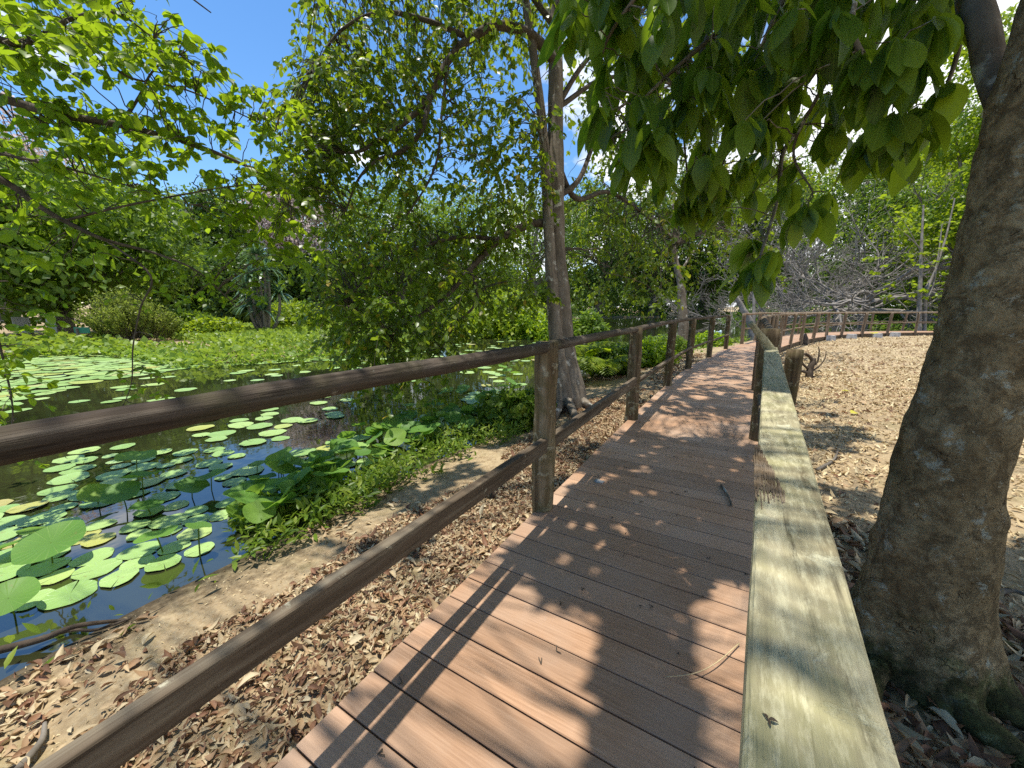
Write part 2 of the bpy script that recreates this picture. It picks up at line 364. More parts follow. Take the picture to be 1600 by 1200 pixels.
def _m():   # packed sandy earth with fine leaf crumbs and thin grass
    t = NT('earth'); v = t.coord()
    a = t.noise(v, .9, 5, .6); b = t.noise(v, 14, 6, .7); f = t.vor(v, 34)
    c = t.ramp(b, [(.3, (.22, .155, .085)), (.5, (.38, .285, .165)), (.7, (.49, .385, .23))])
    c = t.mix(t.ramp(f, [(.12, k(.65)), (.4, k(0))]), c, (.42, .34, .215))
    g = t.ramp(t.noise(v, 1.7, 5, .65), [(.52, k(0)), (.68, k(1))])
    c = t.mix(t.math('MULTIPLY', g, .4), c, (.16, .17, .06))
    c = t.mix(t.ramp(a, [(.36, k(.35)), (.5, k(0))]), c, (.16, .11, .07))
    # the wet margin just above the water is dark mud
    tc = t.n('ShaderNodeTexCoord'); sx = t.n('ShaderNodeSeparateXYZ'); t.l(tc.outputs['Object'], sx.inputs[0])
    w = t.math('ADD', sx.outputs[2], t.math('MULTIPLY', b, .09))
    c = t.mix(t.ramp(t.math('ADD', w, 1.0), [(.60, k(.9)), (.66, k(0))]), c, (.045, .035, .022))
    return t.done(t.pbr(c, .95, t.bump(t.math('ADD', b, t.math('MULTIPLY', f, .5)), .8, .03), .1))
M['earth'] = _m()
def _m():   # still, silty pond
    t = NT('pond_water'); v = t.coord((1, 1, 1))
    a = t.noise(v, .35, 4); n = t.noise(v, 3.0, 3, .5)
    c = t.ramp(a, [(.35, (.014, .017, .007)), (.65, (.034, .037, .014))])
    return t.done(t.pbr(c, .025, t.bump(n, .035, .05), .5, IOR=2.4))
M['water'] = _m()
def _m():   # floating pad: pale waxy green, radiating veins, brown blotches on older leaves
    t = NT('lily_pad'); oi = t.n('ShaderNodeObjectInfo'); v = t.coord(); r = oi.outputs['Random']
    c = t.ramp(r, [(0, (.25, .40, .10)), (.5, (.35, .50, .15)), (.84, (.42, .55, .16)), (.93, (.46, .46, .09)), (1, (.46, .34, .12))])
    sx = t.n('ShaderNodeSeparateXYZ'); t.l(v, sx.inputs[0]); an = t.math('ARCTAN2', sx.outputs[1], sx.outputs[0])
    ve = t.ramp(t.math('SINE', t.math('MULTIPLY', an, 17.0)), [(.90, k(0)), (1, k(1))]); c = t.mix(t.math('MULTIPLY', ve, .45), c, (.42, .55, .30))
    of = t.n('ShaderNodeVectorMath', operation='ADD'); t.l(v, of.inputs[0]); cb = t.n('ShaderNodeCombineXYZ'); t.l(t.math('MULTIPLY', r, 40.0), cb.inputs[0]); t.l(cb.outputs[0], of.inputs[1])
    nz = t.noise(of.outputs[0], 2.6, 6, .65); c = t.mix(t.math('MULTIPLY', nz, .4), c, (.12, .24, .07))
    c = t.mix(t.math('MULTIPLY', t.ramp(nz, [(.62, k(0)), (.68, k(1))]), .8), c, (.24, .17, .06))
    return t.done(t.pbr(c, .36, t.bump(t.math('ADD', nz, t.math('MULTIPLY', ve, -.4)), .3, .02), .5))
M['pad'] = _m()
def _m():
    t = NT('lily_pad_far'); g = t.n('ShaderNodeNewGeometry')
    c = t.ramp(g.outputs['Random Per Island'], [(0, (.24, .38, .12)), (.5, (.34, .48, .18)), (.9, (.40, .52, .18)), (1, (.42, .38, .15))])
    return t.done(t.pbr(c, .38, None, .45))
M['pad_far'] = _m()

# ------------------------------------------------------------------ terrain and pond
LAKE = np.array([(-2.95, -40), (-2.95, -5), (-2.9, 1), (-2.95, 4.5), (-3.3, 6), (-3.9, 8.5), (-3.3, 11), (-2.9, 14), (-2.4, 17), (-1, 21), (1, 27), (5, 33.5),
                 (12, 39), (30, 46), (45, 70), (30, 100), (-10, 102), (-30, 80), (-34, 55), (-30, 40), (-26, 26), (-22, 19), (-15.5, 13.5),
                 (-13.6, 9.5), (-14.5, 6), (-19, 6.2), (-23, 5.2), (-25, 0), (-28, -12), (-30, -40)], float)
WZ = -.45
def lake_sd(X, Y):                          # signed distance, positive on land
    P = np.stack([X, Y], -1); d = np.full(X.shape, 1e9); ins = np.zeros(X.shape, bool); n = len(LAKE)
    for i in range(n):
        a = LAKE[i]; b = LAKE[(i + 1) % n]; e = b - a; w = P - a
        q = np.clip((w @ e) / (e @ e), 0, 1)
        d = np.minimum(d, np.hypot(w[..., 0] - q * e[0], w[..., 1] - q * e[1]))
        c = ((a[1] > Y) != (b[1] > Y)); xi = a[0] + (Y - a[1]) / (b[1] - a[1] + 1e-12) * e[0]
        ins ^= c & (X < xi)
    return np.where(ins, -d, d)
def ground_z(X, Y):
    X = np.asarray(X, float); Y = np.asarray(Y, float)
    s = lake_sd(X, Y) + (fbm(np.stack([X * .9, Y * .9, X * 0], -1), 11, 3) - .45) * .5
    land = WZ + .25 * np.clip(s / 1.9, 0, 1) ** .8 + .012 * np.clip(s - 3, 0, 400)
    wat = WZ - .55 * np.clip(-s / 1.5, 0, 1) - .8 * np.clip((-s - 1.5) / 6, 0, 1)
    z = np.where(s > 0, land, wat)
    return z + (fbm(np.stack([X * 1.3, Y * 1.3, X * 0], -1), 3, 4) - .47) * .09 * np.clip(s + .5, 0, 1)
def gp(p): return np.array([p[0], p[1], float(ground_z(p[0], p[1]))])
def axis_pts(lo, hi, c0, c1, fine):
    mid = np.arange(c0, c1 + fine, fine); out = [0.0]; s = fine
    while out[-1] < 600: s *= 1.13; out.append(out[-1] + s)
    o = np.array(out[1:]); a = c0 - o[::-1]; b = mid[-1] + o
    return np.concatenate([a[a > lo], [lo], mid, b[b < hi], [hi]]) if False else np.unique(np.concatenate([[lo], a[a > lo], mid, b[b < hi], [hi]]))
gx = axis_pts(-450, 450, -6, 6, .11); gy = axis_pts(-300, 500, -2, 14, .11)
GX, GY = np.meshgrid(gx, gy, indexing='ij'); GZ = ground_z(GX, GY)
nx, ny = GX.shape; i = np.arange(nx - 1)[:, None] * ny; j = np.arange(ny - 1)[None]
F = np.stack([i + j, i + ny + j, i + ny + j + 1, i + j + 1], -1).reshape(-1, 4)
tag(obj('ground', MB().add(np.stack([GX, GY, GZ], -1), F), M['earth']), kind='structure')
wx = np.linspace(-45, 60, 30); wy = np.linspace(-45, 110, 40); WX, WY = np.meshgrid(wx, wy, indexing='ij'); i = np.arange(29)[:, None] * 40; j = np.arange(39)[None]
F = np.stack([i + j, i + 40 + j, i + 41 + j, i + j + 1], -1).reshape(-1, 4)
tag(obj('pond_water', MB().add(np.stack([WX, WY, WX * 0 + WZ], -1), F), M['water']), kind='structure')

# ------------------------------------------------------------------ boardwalk
LE = np.array([(-1.04, -3.5), (-1.04, -1), (-1.04, 2), (-1.04, 5), (-.98, 8), (-.88, 10), (-.65, 12), (-.32, 14.9), (.19, 17.5), (1.4, 22.3), (3.46, 27.5), (6.2, 31), (9.5, 33.7), (14, 36), (20, 38), (27, 39.5)])
RE = np.array([(.31, -3.5), (.31, -1), (.31, 2), (.31, 5), (.36, 8), (.45, 9.9), (.68, 11.8), (1.0, 14.6), (1.5, 17.1), (2.75, 21.7), (4.75, 26.5), (7.2, 29.7), (10.2, 32.3), (14.6, 34.6), (20.5, 36.6), (27.4, 38.1)])
def catmull(P, n=40):
    P = np.asarray(P, float); Q = np.concatenate([[2 * P[0] - P[1]], P, [2 * P[-1] - P[-2]]]); out = []
    t = np.linspace(0, 1, n, endpoint=False)[:, None]
    for i in range(len(P) - 1):
        a, b, c, d = Q[i:i + 4]
        out.append(.5 * (2 * b + (c - a) * t + (2 * a - 5 * b + 4 * c - d) * t ** 2 + (-a + 3 * b - 3 * c + d) * t ** 3))
    return np.concatenate(out + [P[-1:]])
LS, RS = catmull(LE), catmull(RE)
CS = np.concatenate([[0], np.cumsum(np.linalg.norm(np.diff((LS + RS) / 2, axis=0), axis=1))])
def edge(S, s): return np.array([np.interp(s, CS, S[:, 0]), np.interp(s, CS, S[:, 1])])
mb = MB(); s = .05; PW, GAP = .1455, .006
while s < CS[-1] - .3:
    a0, a1 = edge(LS, s), edge(LS, s + PW - GAP); b0, b1 = edge(RS, s), edge(RS, s + PW - GAP)
    j = rng.normal(0, .004, 2); dz = rng.normal(0, .0008); e = .003; n = 6
    u = unit(np.append(a1 - a0, 0))[:2]; V = []
    for t in np.linspace(0, 1, n):
        p = a0 + (b0 - a0) * t + (0, 0); q = a1 + (b1 - a1) * t
        V += [(*p, -.026), (*p, dz - e), (*(p + u * e), dz), (*(q - u * e), dz), (*q, dz - e), (*q, -.026)]
    i = np.arange(n - 1)[:, None] * 6; jj = np.arange(6)[None]; j2 = (jj + 1) % 6
    F = np.stack([i + jj, i + 6 + jj, i + 6 + j2, i + j2], -1).reshape(-1, 4)
    mb.join(V, [F, np.array([(0, 1, 2, 5), (2, 3, 4, 5)]), np.array([(0, 1, 2, 5), (2, 3, 4, 5)])[:, ::-1] + 6 * (n - 1)]); s += PW
deck = tag(obj('boardwalk', mb, M['deck'], smooth=False), kind='structure')
mb = MB()
for S, o in ((LS, .05), (RS, -.05), (None, 0)):
    ss = np.arange(.1, CS[-1] - .4, .7)
    for a, b in zip(ss[:-1], ss[1:]):
        p, q = ((edge(S, a), edge(S, b)) if S is not None else ((edge(LS, a) + edge(RS, a)) / 2, (edge(LS, b) + edge(RS, b)) / 2))
        d = unit(q - p); nn = np.array([d[1], -d[0]]) * o
        m = (p + q) / 2 + nn
        box(mb, (*m, -.10), (*(q - p) / 2 * 1.01, 0), (*(np.array([d[1], -d[0]]) * .022), 0), (0, 0, .07))
obj('joist', mb, M['lower'], deck, smooth=False)

# ------------------------------------------------------------------ railings
def post(parent, x, y, h, w=.13, lean=(0, 0), base=-.3, mat='post', seed=0, k=14, ro=.15):
    z = np.concatenate([np.linspace(base, h, 16)]); n = len(z)
    pts = np.stack([x + lean[0] * z, y + lean[1] * z, z], -1)
    r = np.full(n, w / 2) * (1 + .10 * (vnoise(np.stack([z * 3, z * 0, z * 0 + seed], -1), seed) - .5)); r[-1] *= .93
    mb = MB(); ph = seed * 1.3
    tube(mb, pts, r, k, ro, seed, 10, True, lambda th: 1 + .10 * np.cos(4 * (th + ph)) ** 2)
    return obj('post', mb, M[mat], parent)
def pole(parent, p0, p1, r0, r1, mat='pole', n=14, bow=.012, seed=0, name='top_rail', k=12):
    t = np.linspace(0, 1, n)[:, None]; P = np.asarray(p0) + (np.asarray(p1) - p0) * t
    P = P + np.concatenate([(vnoise(np.stack([t[:, 0] * 3, t[:, 0] * 0 + s, t[:, 0] * 0], -1), seed)[:, None] - .5) * 2 * bow for s in (1.5, 5.5, 9.5)], 1) * np.sin(PI * t)
    mb = MB(); tube(mb, P, r0 + (r1 - r0) * t[:, 0], k, .15, seed, 6)
    return obj(name, mb, M[mat], parent)

def edge_s_for_y(S, y): return float(np.interp(y, S[:, 1], CS))
# left side: one long railing
left = thing('wooden_railing', (-1.02, 2.15, 0), 'long weathered railing between the deck and the pond, dark round pole along its top', 'railing')
ly = [-2.6, -.35, 2.15, 4.62, 7.1, 9.46, 11.95, 14.85]
lp = [(-1.02, y) if y < 5 else tuple(edge(LS, edge_s_for_y(LS, y)) + (.02, 0)) for y in ly]
heights = [1.1, 1.1, 1.105, 1.10, 1.10, 1.10, 1.12, 1.13]
for n, ((x, y), h) in enumerate(zip(lp, heights)):
    if n == 1: continue                     # the first bay is a long one
    post(left, x, y, h, .135 if n != 3 else .14, (rng.normal(0, .012), rng.normal(0, .01)), -.4, 'post' if n == 2 else 'post_dark', n + 3)
lz = 1.075
pole(left, (-1.0, -2.9, 1.06), (-1.005, 2.30, 1.075), .029, .036, seed=4, n=44, bow=.03)
for n in range(2, len(lp) - 1):
    a, b = np.array([*lp[n], lz + .03 * (n > 3)]), np.array([*lp[n + 1], lz + .03 * (n > 2)])
    d = unit(b - a)
    pole(left, a + d * (.10 if n == 2 else -.08), b + d * .06, .036, .032, seed=10 + n, n=12)
mbs = [(0, 2)] + [(n, n + 1) for n in range(2, len(lp) - 1)]
for n0, n1 in mbs:
    a, b = np.array([lp[n0][0] + .03, lp[n0][1], .455]), np.array([lp[n1][0] + .03, lp[n1][1], .46 + .02 * (n1 > 2)])
    mb = MB()
    if n1 <= 3: beam(mb, a + (-.0, .0, 0), b, .045, .088, 26, .003, n0, .07)
    else: tube(mb, np.linspace(a, b, 10), .028, 8, .12, n0)
    obj('lower_rail', mb, M['lower'], left, n1 > 3)

# right side, near: flat lichen-covered plank on two posts, then a round pole
right = thing('wooden_railing', (.27, 4.45, 0), 'near railing whose flat lichen-covered plank runs beside the camera', 'railing')
post(right, .285, 4.50, 1.12, .165, (-.012, 0), -.3, 'post_dark', 21, 16, .05)
post(right, .49, 4.66, .915, .135, (.015, 0), -.3, 'post_dark', 22, 16, .05)
mb = MB(); beam(mb, (-.018, -1.9, .925), (.285, 4.40, .925), .105, .05, 90, .0016, 5, .08)
tag(obj('flat_top_rail', mb, M['plank'], right, False))
post(right, .14, -.9, .895, .11, (0, 0), -.3, 'post', 23)
mb = MB(); beam(mb, (.11, -1.9, .43), (.245, 4.44, .45), .035, .09, 24, .006, 8); obj('lower_rail', mb, M['lower'], right)
pole(right, dep(1206, 550, 3.5), dep(1172, 504, 3.42), .046, .022, 'plank', 10, .01, 31, 'snapped_rail')
pole(right, (.285, 4.5, 1.06), (.35, 7.45, 1.14), .042, .036, 'pole', 10, .01, 33)
mb = MB(); r_ = np.random.default_rng(3)
for _ in range(230):
    v_ = r_.beta(2.2, 1.9); c = at(1180 + (4 + 46 * v_) * r_.uniform() ** .8 , 698 + 86 * v_, .9490); l = r_.uniform(.05, .15) * (1.15 - .6 * v_)
    beam(mb, c + (-.002, -l / 2, r_.uniform(-.005, .0015)), c + (r_.uniform(-.003, .002), l / 2, r_.uniform(-.004, .0025)), r_.uniform(.0012, .0028), .006, 4, .0006, _)
obj('splintered_wood', mb, M['far_rail'], right, False)

# far part: inner and outer railings of the curved walk
def far_rail(S, side, s0, s1, label, group=None, h=1.16):
    root = thing('wooden_railing', (*edge(S, s0), 0), label, 'railing', group)
    ss = np.arange(s0, s1, 2.25); P = []
    for n, s in enumerate(ss):
        x, y = edge(S, s) + np.array([0, 0]); P.append((x, y))
        post(root, x, y, h + rng.normal(0, .02), .125 + rng.normal(0, .012), (rng.normal(.03, .03), rng.normal(0, .02)), -.45, 'far_rail', 40 + n + side * 50, 8)
    P = np.array(P)
    for a, b in zip(P[:-1], P[1:]):
        pole(root, (*a, h - .02), (*b, h - .02), .045, .04, 'far_rail', 6, .02, int(a[1] * 7), 'top_rail', 7)
        pole(root, (*a, .55 + rng.normal(0, .02)), (*b, .55 + rng.normal(0, .03)), .03, .026, 'far_rail', 6, .02, int(a[1] * 5), 'lower_rail', 6)
    return root
far_rail(RS, 0, edge_s_for_y(RS, 7.4), CS[-1] - .5, 'inner railing of the curved far walk, its posts rising beside the sunny leaf-strewn ground')
far_rail(LS, 1, edge_s_for_y(LS, 17.4), CS[-1] - .5, 'outer railing of the curved far walk, its posts standing against the dark lake')

# concrete footings under the curve
for n, (px, py) in enumerate([(1297, 532), (1330, 530), (1370, 528), (1398, 527)]):
    p = at(px, py, -.2); b = gp(p); mb = MB(); q = .2
    V = [(sx * q * (1 - .15 * (sz > 0)), sy * q * (1 - .15 * (sz > 0)), sz) for sz in (-.15, .24) for sx in (-1, 1) for sy in (-1, 1)]
    mb.add(np.array(V) + b, [(0, 2, 6, 4), (1, 5, 7, 3), (0, 4, 5, 1), (2, 3, 7, 6), (4, 6, 7, 5)])
    tag(obj('concrete_footing', mb, M['concrete'], None, False, tuple(b)), ['pale concrete footing nearest the broken stub under the far walk', 'second pale concrete footing from the stub under the far walk', 'third pale concrete footing from the stub under the far walk', 'pale concrete footing under the far walk nearest the slender sapling'][n], 'footing', 'concrete footings under the walk')

# ------------------------------------------------------------------ vegetation tools
def curve(p0, p1, n=8, bow=(0, 0, 0), wig=0.0, r=None):
    t = np.linspace(0, 1, n)[:, None]; p0 = np.asarray(p0, float); p1 = np.asarray(p1, float)
    P = p0 + (p1 - p0) * t + np.asarray(bow) * (4 * t * (1 - t))
    if wig: P = P + (r or rng).normal(0, wig, P.shape) * np.sin(PI * t)
    return P
def smooth_path(P, n=6): return catmull3(P, n)
def catmull3(P, n=6):
    P = np.asarray(P, float); Q = np.concatenate([[2 * P[0] - P[1]], P, [2 * P[-1] - P[-2]]]); out = []
    t = np.linspace(0, 1, n, endpoint=False)[:, None]
    for i in range(len(P) - 1):
        a, b, c, d = Q[i:i + 4]
        out.append(.5 * (2 * b + (c - a) * t + (2 * a - 5 * b + 4 * c - d) * t ** 2 + (-a + 3 * b - 3 * c + d) * t ** 3))
    return np.concatenate(out + [P[-1:]])

class Spray:
    """thin drooping twigs carrying alternate leaves"""
    def __init__(s): s.P = []; s.D = []; s.N = []; s.L = []; s.tw = MB()
    def add(s, p, d, length, n, leaf, droop=.5, spread=.8, up=.7, tw=.004, hang=0.0, keep=None):
        d = unit(d); t = np.linspace(0, 1, 5)[:, None]
        path = p + d * length * t - np.array([0, 0, 1]) * droop * length * t ** 2
        if tw: tube(s.tw, path, np.linspace(tw, tw * .4, 5), 4, cap=False)
        q = np.clip(np.sort(rng.uniform(.15, 1.0, n)), 0, 1)
        pts = np.stack([np.interp(q, t[:, 0], path[:, i]) for i in range(3)], -1)
        tang = unit(d - np.array([0, 0, 2 * droop]) * q[:, None])
        side = np.cross(tang, UP) * np.where(np.arange(n) % 2, 1, -1)[:, None]
        D = unit(tang * .6 + side * spread + rng.normal(0, .35, (n, 3)) - np.array([0, 0, hang]))
        Nn = unit(np.array([0, 0, up]) + rng.normal(0, .5, (n, 3)))
        s.P.append(pts); s.D.append(D); s.N.append(Nn); s.L.append(leaf * rng.uniform(.65, 1.2, n))
    def arrays(s): return np.concatenate(s.P), np.concatenate(s.D), np.concatenate(s.N), np.concatenate(s.L)
    def leaves(s, tpl, wr=1.0, keep=None):
        P, D, Nn, Ls = s.arrays()
        if keep is not None:
            m = keep(P, D, Ls); P, D, Nn, Ls = P[m], D[m], Nn[m], Ls[m]
        return leaves(MB(), P, D, Nn, Ls, tpl, wr * rng.uniform(.85, 1.15, len(P)))
def px_cloud(n, x0, x1, y0, y1, d0, d1):
    return dep_n(rng.uniform(x0, x1, n), rng.uniform(y0, y1, n), rng.uniform(d0, d1, n))
def attach(mb, pts, limbs, r0=.012, r1=.004, maxd=9, sag=.12):
    """a thin branch from each point to the nearest place on the limbs"""
    A = np.concatenate(limbs)
    for p in pts:
        dd = np.linalg.norm(A - p, axis=1) + .8 * np.clip(p[2] - A[:, 2], -1, 0) * 0
        q = A[np.argmin(dd)]; d = dd.min()
        if d > maxd or d < .05: continue
        P = curve(q, p, 7, np.array([0, 0, sag * d]), .03 * d)
        tube(mb, P, np.linspace(r0 * min(1, .5 + d / 3), r1, 7), 5, cap=False)

def clumps_mesh(C, R, n, leaf, flat=.7, tpl=LEAF_S, wr=1.25, shell=.55, upb=.5):
    """leaf cards through the volume of several clumps"""
    P, D, Nn = [], [], []; n = n * 1.7; leaf = leaf * 1.15
    for c, r in zip(C, R):
        m = int(n * rng.uniform(.7, 1.3)); u = rdir(m); rad = r * rng.uniform(shell, 1.05, m) ** .6 * (1 + .35 * (fbm(u * 2.2 + c, 5, 2) - .4))
        p = u * rad[:, None]; p[:, 2] *= flat; P.append(c + p)
        Nn.append(unit(u + np.array([0, 0, upb]) + rng.normal(0, .45, (m, 3)))); D.append(unit(rng.normal(0, 1, (m, 3)) + np.array([0, 0, -.35]) + u * .4))
    P = np.concatenate(P); return leaves(MB(), P, np.concatenate(D), np.concatenate(Nn), leaf * rng.uniform(.6, 1.3, len(P)), tpl, wr)

def far_tree(loc, H, W, label, mat='leaf_green', n=230, nc=26, leaf=.34, bark='bark_far', low=.25, group='trees round the lake', name='broadleaf_tree', cat='tree', trunk=None, bare=0, flat=.75):
    loc = np.asarray(loc, float); root = thing(name, loc, label, cat, group)
    cz = H * (1 + low) / 2; a = W / 2; b = H * (1 - low) / 2
    u = rdir(nc); rr = rng.uniform(.45, .92, nc)[:, None] ** .7; C = u * rr * np.array([a, a, b]) * .86 + np.array([0, 0, cz])
    C[:, :2] *= (1.05 - .35 * np.clip((C[:, 2:3] - cz) / b, 0, 1) ** 2)
    R = rng.uniform(.15, .27, nc) * W * (.8 + .2 * (H / max(W, .1)) ** .3)
    obj('crown', clumps_mesh(C + loc, R, n, leaf, flat), M[mat], root)
    mb = MB(); tr = trunk or max(.08, .022 * H + .012 * W)
    top = np.array([rng.normal(0, .04 * W), rng.normal(0, .04 * W), H * .78])
    P = curve((0, 0, -.3), top, 10, (rng.normal(0, .03 * H), rng.normal(0, .03 * H), 0), .03)
    tube(mb, P + loc, np.concatenate([[tr * 1.5], np.linspace(tr * 1.05, tr * .25, 9)]), 8, .08, int(H * 7))
    for c in C[: min(nc, 18)]:
        i = int(np.clip(np.interp(c[2] * .62, P[:, 2], np.arange(10)), 2, 8)); q = P[i]
        tube(mb, curve(q, c, 7, (0, 0, -.04 * H), .02 * W) + loc, np.linspace(tr * .42, tr * .10, 7), 5, cap=False)
    obj('trunk', mb, M[bark], root); return root

def bare_tree(loc, spread, height, label, seed, mat='bark_dead', lean=0.0, nl=7, fine=3, r0=.22, group=None, up=.25, name='dead_tree', trunk_h=.3, flatz=.45, minr=.012):
    """leafless spreading tree: trunk, long level limbs, masses of fine twigs"""
    r = np.random.default_rng(seed); loc = np.asarray(loc, float); root = thing(name, loc, label, 'dead tree', group)
    mt, mbr = MB(), MB(); th = height * trunk_h
    T = curve((0, 0, -.4), (lean * th, r.normal(0, .1), th), 7, (r.normal(0, .15), 0, 0), .05, r)
    tube(mt, T + loc, np.linspace(r0 * 1.3, r0 * .75, 7), 9, .16, seed, 5)
    obj('trunk', mt, M[mat], root)
    def grow(p, d, ln, rad, lev):
        P = [p]; n = 6
        for i in range(n):
            d = unit(d + r.normal(0, .20, 3) + np.array([0, 0, .05])); P.append(P[-1] + d * ln / n)
        P = np.array(P); tube(mbr, P + loc, np.maximum(np.linspace(rad, rad * .35, n + 1), minr), 6 if lev < 2 else 4, .06 if lev < 2 else 0, seed + lev, 4, False)
        if lev >= fine: return
        for i in range([6, 5, 4, 3][lev]):
            q = P[r.integers(2, n + 1)]; a = r.normal(0, 1, 3); a -= d * (a @ d); dd = unit(d * .9 + unit(a) * r.uniform(.4, 1.0)); dd[2] *= .75
            grow(q, unit(dd), ln * r.uniform(.38, .62), rad * .48, lev + 1)
    for i in range(nl):
        az = 2 * PI * (i + r.uniform(0, .6)) / nl; d = unit(np.array([math.cos(az), math.sin(az), r.uniform(-.05, up * 2)]))
        grow(T[r.integers(4, 7)], d, spread * r.uniform(.35, .6), r0 * r.uniform(.35, .6), 0)
    obj('branches', mbr, M[mat], root); return root

# ------------------------------------------------------------------ the big tree beside the rail
BT = np.array([.765, 2.09, 0.0]); BT[2] = float(ground_z(BT[0], BT[1]))
big = thing('shade_tree', BT, 'big brown trunk with mossy roots beside the plank rail, its large dark leaves hanging overhead', 'tree')
zt = np.array([-.25, 0, .1, .22, .38, .6, .9, 1.3, 1.8, 2.3, 2.8, 3.4, 4.2, 5.2])
ra = np.array([.36, .285, .245, .215, .190, .170, .155, .145, .142, .140, .135, .12, .10, .08])
zi = np.concatenate([np.linspace(-.25, 2.3, 200), np.linspace(2.33, 5.2, 40)]); ri = np.interp(zi, zt, ra)
tx = BT[0] + np.interp(zi, [-.3, 1.0, 1.5, 2.4, 5.3], [0, .0, .05, .065, .38]); ty = BT[1] + np.interp(zi, [-.3, 1.0, 1.5, 2.4, 5.3], [0, .0, .03, .04, .2])
for _ in range(6): tx[1:-1] = (tx[:-2] + 2 * tx[1:-1] + tx[2:]) / 4; ty[1:-1] = (ty[:-2] + 2 * ty[1:-1] + ty[2:]) / 4
path = np.stack([tx, ty, BT[2] + zi], -1); K = 110
mb = MB(); th = np.arange(K) * 2 * PI / K
flare = np.clip((.55 - zi) / .8, 0, 1)[:, None] ** 1.6
R = ri[:, None] * (1 + flare * (.32 * np.cos(5 * th + .6)[None] + .18 * np.cos(3 * th + 2)[None]))
V = path[:, None] + R[..., None] * np.stack([np.cos(th), np.sin(th), 0 * th], -1)[None]
dn = (fbm(V * np.array([5, 5, 3.0]), 8, 4) - .47) * .045 + (fbm(V * np.array([22, 22, 13.0]), 9, 3) - .45) * .022 + (fbm(V * np.array([55, 55, 30.0]), 19, 2) - .37) * .008
V = V + dn[..., None] * np.stack([np.cos(th), np.sin(th), 0 * th], -1)[None]
i = np.arange(239)[:, None] * K; j = np.arange(K)[None]; j2 = (j + 1) % K
mb.add(V, np.stack([i + j, i + j2, i + K + j2, i + K + j], -1).reshape(-1, 4))
obj('trunk', mb, M['bark_big'], big)
mb = MB()
for a, ln, r0 in ((-.5, .8, .06), (.5, .65, .055), (1.6, .6, .05), (3.4, .5, .055), (4.3, .7, .06), (5.2, .75, .06), (2.5, .5, .07)):
    t = np.linspace(0, 1, 10); d = np.array([math.cos(a), math.sin(a)]); P = []
    for q in t:
        p = BT[:2] + d * (.2 + ln * q) + np.array([-d[1], d[0]]) * .07 * math.sin(q * 4 + a); P.append((p[0], p[1], float(ground_z(p[0], p[1])) + .05 * (1 - q) ** 2 + .0 - .035 * q))
    tube(mb, np.array(P), np.linspace(r0, .02, 10), 9, .18, int(a * 9), 9)
obj('root', mb, M['bark_big'], big)
# limbs: one low bough swings left over the walk, the rest spread overhead
LIMB = []
def limb(mb, P, r0, r1, kk=9, n=6, rough=.1):
    Q = catmull3(P, n); tube(mb, Q, np.linspace(r0, r1, len(Q)), kk, rough, int(abs(Q[0][0]) * 31), 6, False); LIMB.append(Q); return Q
mb = MB()
def tk(z): return np.array([np.interp(z, path[:, 2], path[:, 0]), np.interp(z, path[:, 2], path[:, 1]), z])
limb(mb, [tk(1.78), dep(1552, 120, 1.5), dep(1530, 20, 1.55), dep(1490, -60, 1.75), dep(1400, -150, 1.8)], .052, .04)
limb(mb, [tk(3.6), (0.4, 2.05, 4.2), (-.3, 2.15, 4.7), (-.95, 1.9, 4.9), (-.97, 1.0, 5.2), (-.92, -.4, 5.5)], .09, .03)
limb(mb, [tk(3.9), (.9, 3.1, 4.7), (0.2, 3.4, 5.2), (-.9, 3.6, 5.6)], .08, .03)
limb(mb, [tk(4.2), (2.2, 2.2, 5.0), (3.2, 2.4, 5.6)], .08, .03)
limb(mb, [tk(4.4), (1.4, 1.0, 5.2), (1.5, -.4, 5.8)], .07, .03)
limb(mb, [tk(4.6), (-.2, 3.0, 5.8), (-1.0, 3.1, 6.3), (-1.7, 3.3, 6.6)], .06, .02)
limb(mb, [tk(4.9), (1.9, 3.4, 6.0), (2.4, 4.6, 6.6)], .06, .02)
low_i = len(LIMB)
limb(mb, [dep(1490, -60, 1.75), dep(1420, 80, 2.0), dep(1330, 135, 2.2), dep(1270, 185, 2.4), dep(1225, 235, 2.4), dep(1215, 310, 2.25), dep(1188, 400, 2.1)], .026, .007, 7)
limb(mb, [dep(1400, -150, 1.8), dep(1240, -40, 2.0), dep(1110, 40, 2.2), dep(1010, 90, 2.3)], .024, .006, 7)
limb(mb, [dep(1400, -150, 1.8), dep(1330, 20, 1.6), dep(1370, 120, 1.55), dep(1420, 190, 1.6)], .02, .005, 6)
limb(mb, [dep(1490, -60, 1.75), dep(1500, 60, 1.7), dep(1470, 160, 1.75)], .018, .005, 6)
limb(mb, [dep(1400, -150, 1.8), dep(1180, -70, 1.7), dep(1020, -40, 1.75), dep(930, 10, 1.9)], .02, .005, 6)
limb(mb, [dep(1240, -40, 2.0), dep(1110, 60, 2.0), dep(1010, 150, 2.15), dep(955, 215, 2.2)], .016, .004, 6)
limb(mb, [dep(1110, 40, 2.2), dep(1070, 170, 2.3), dep(1075, 290, 2.4)], .012, .004, 6)
limb(mb, [dep(1240, -40, 2.0), dep(1180, 100, 2.1), dep(1145, 210, 2.3), dep(1115, 300, 2.5)], .015, .004, 6)
limb(mb, [dep(1020, -40, 1.75), dep(950, 60, 1.9), dep(930, 140, 2.0)], .012, .004, 6)
limb(mb, [dep(1330, 20, 1.6), dep(1300, 110, 1.8), dep(1240, 230, 2.0), dep(1270, 300, 1.95)], .012, .004, 6)
LOW = LIMB[low_i:]; HIGH = LIMB[:low_i]
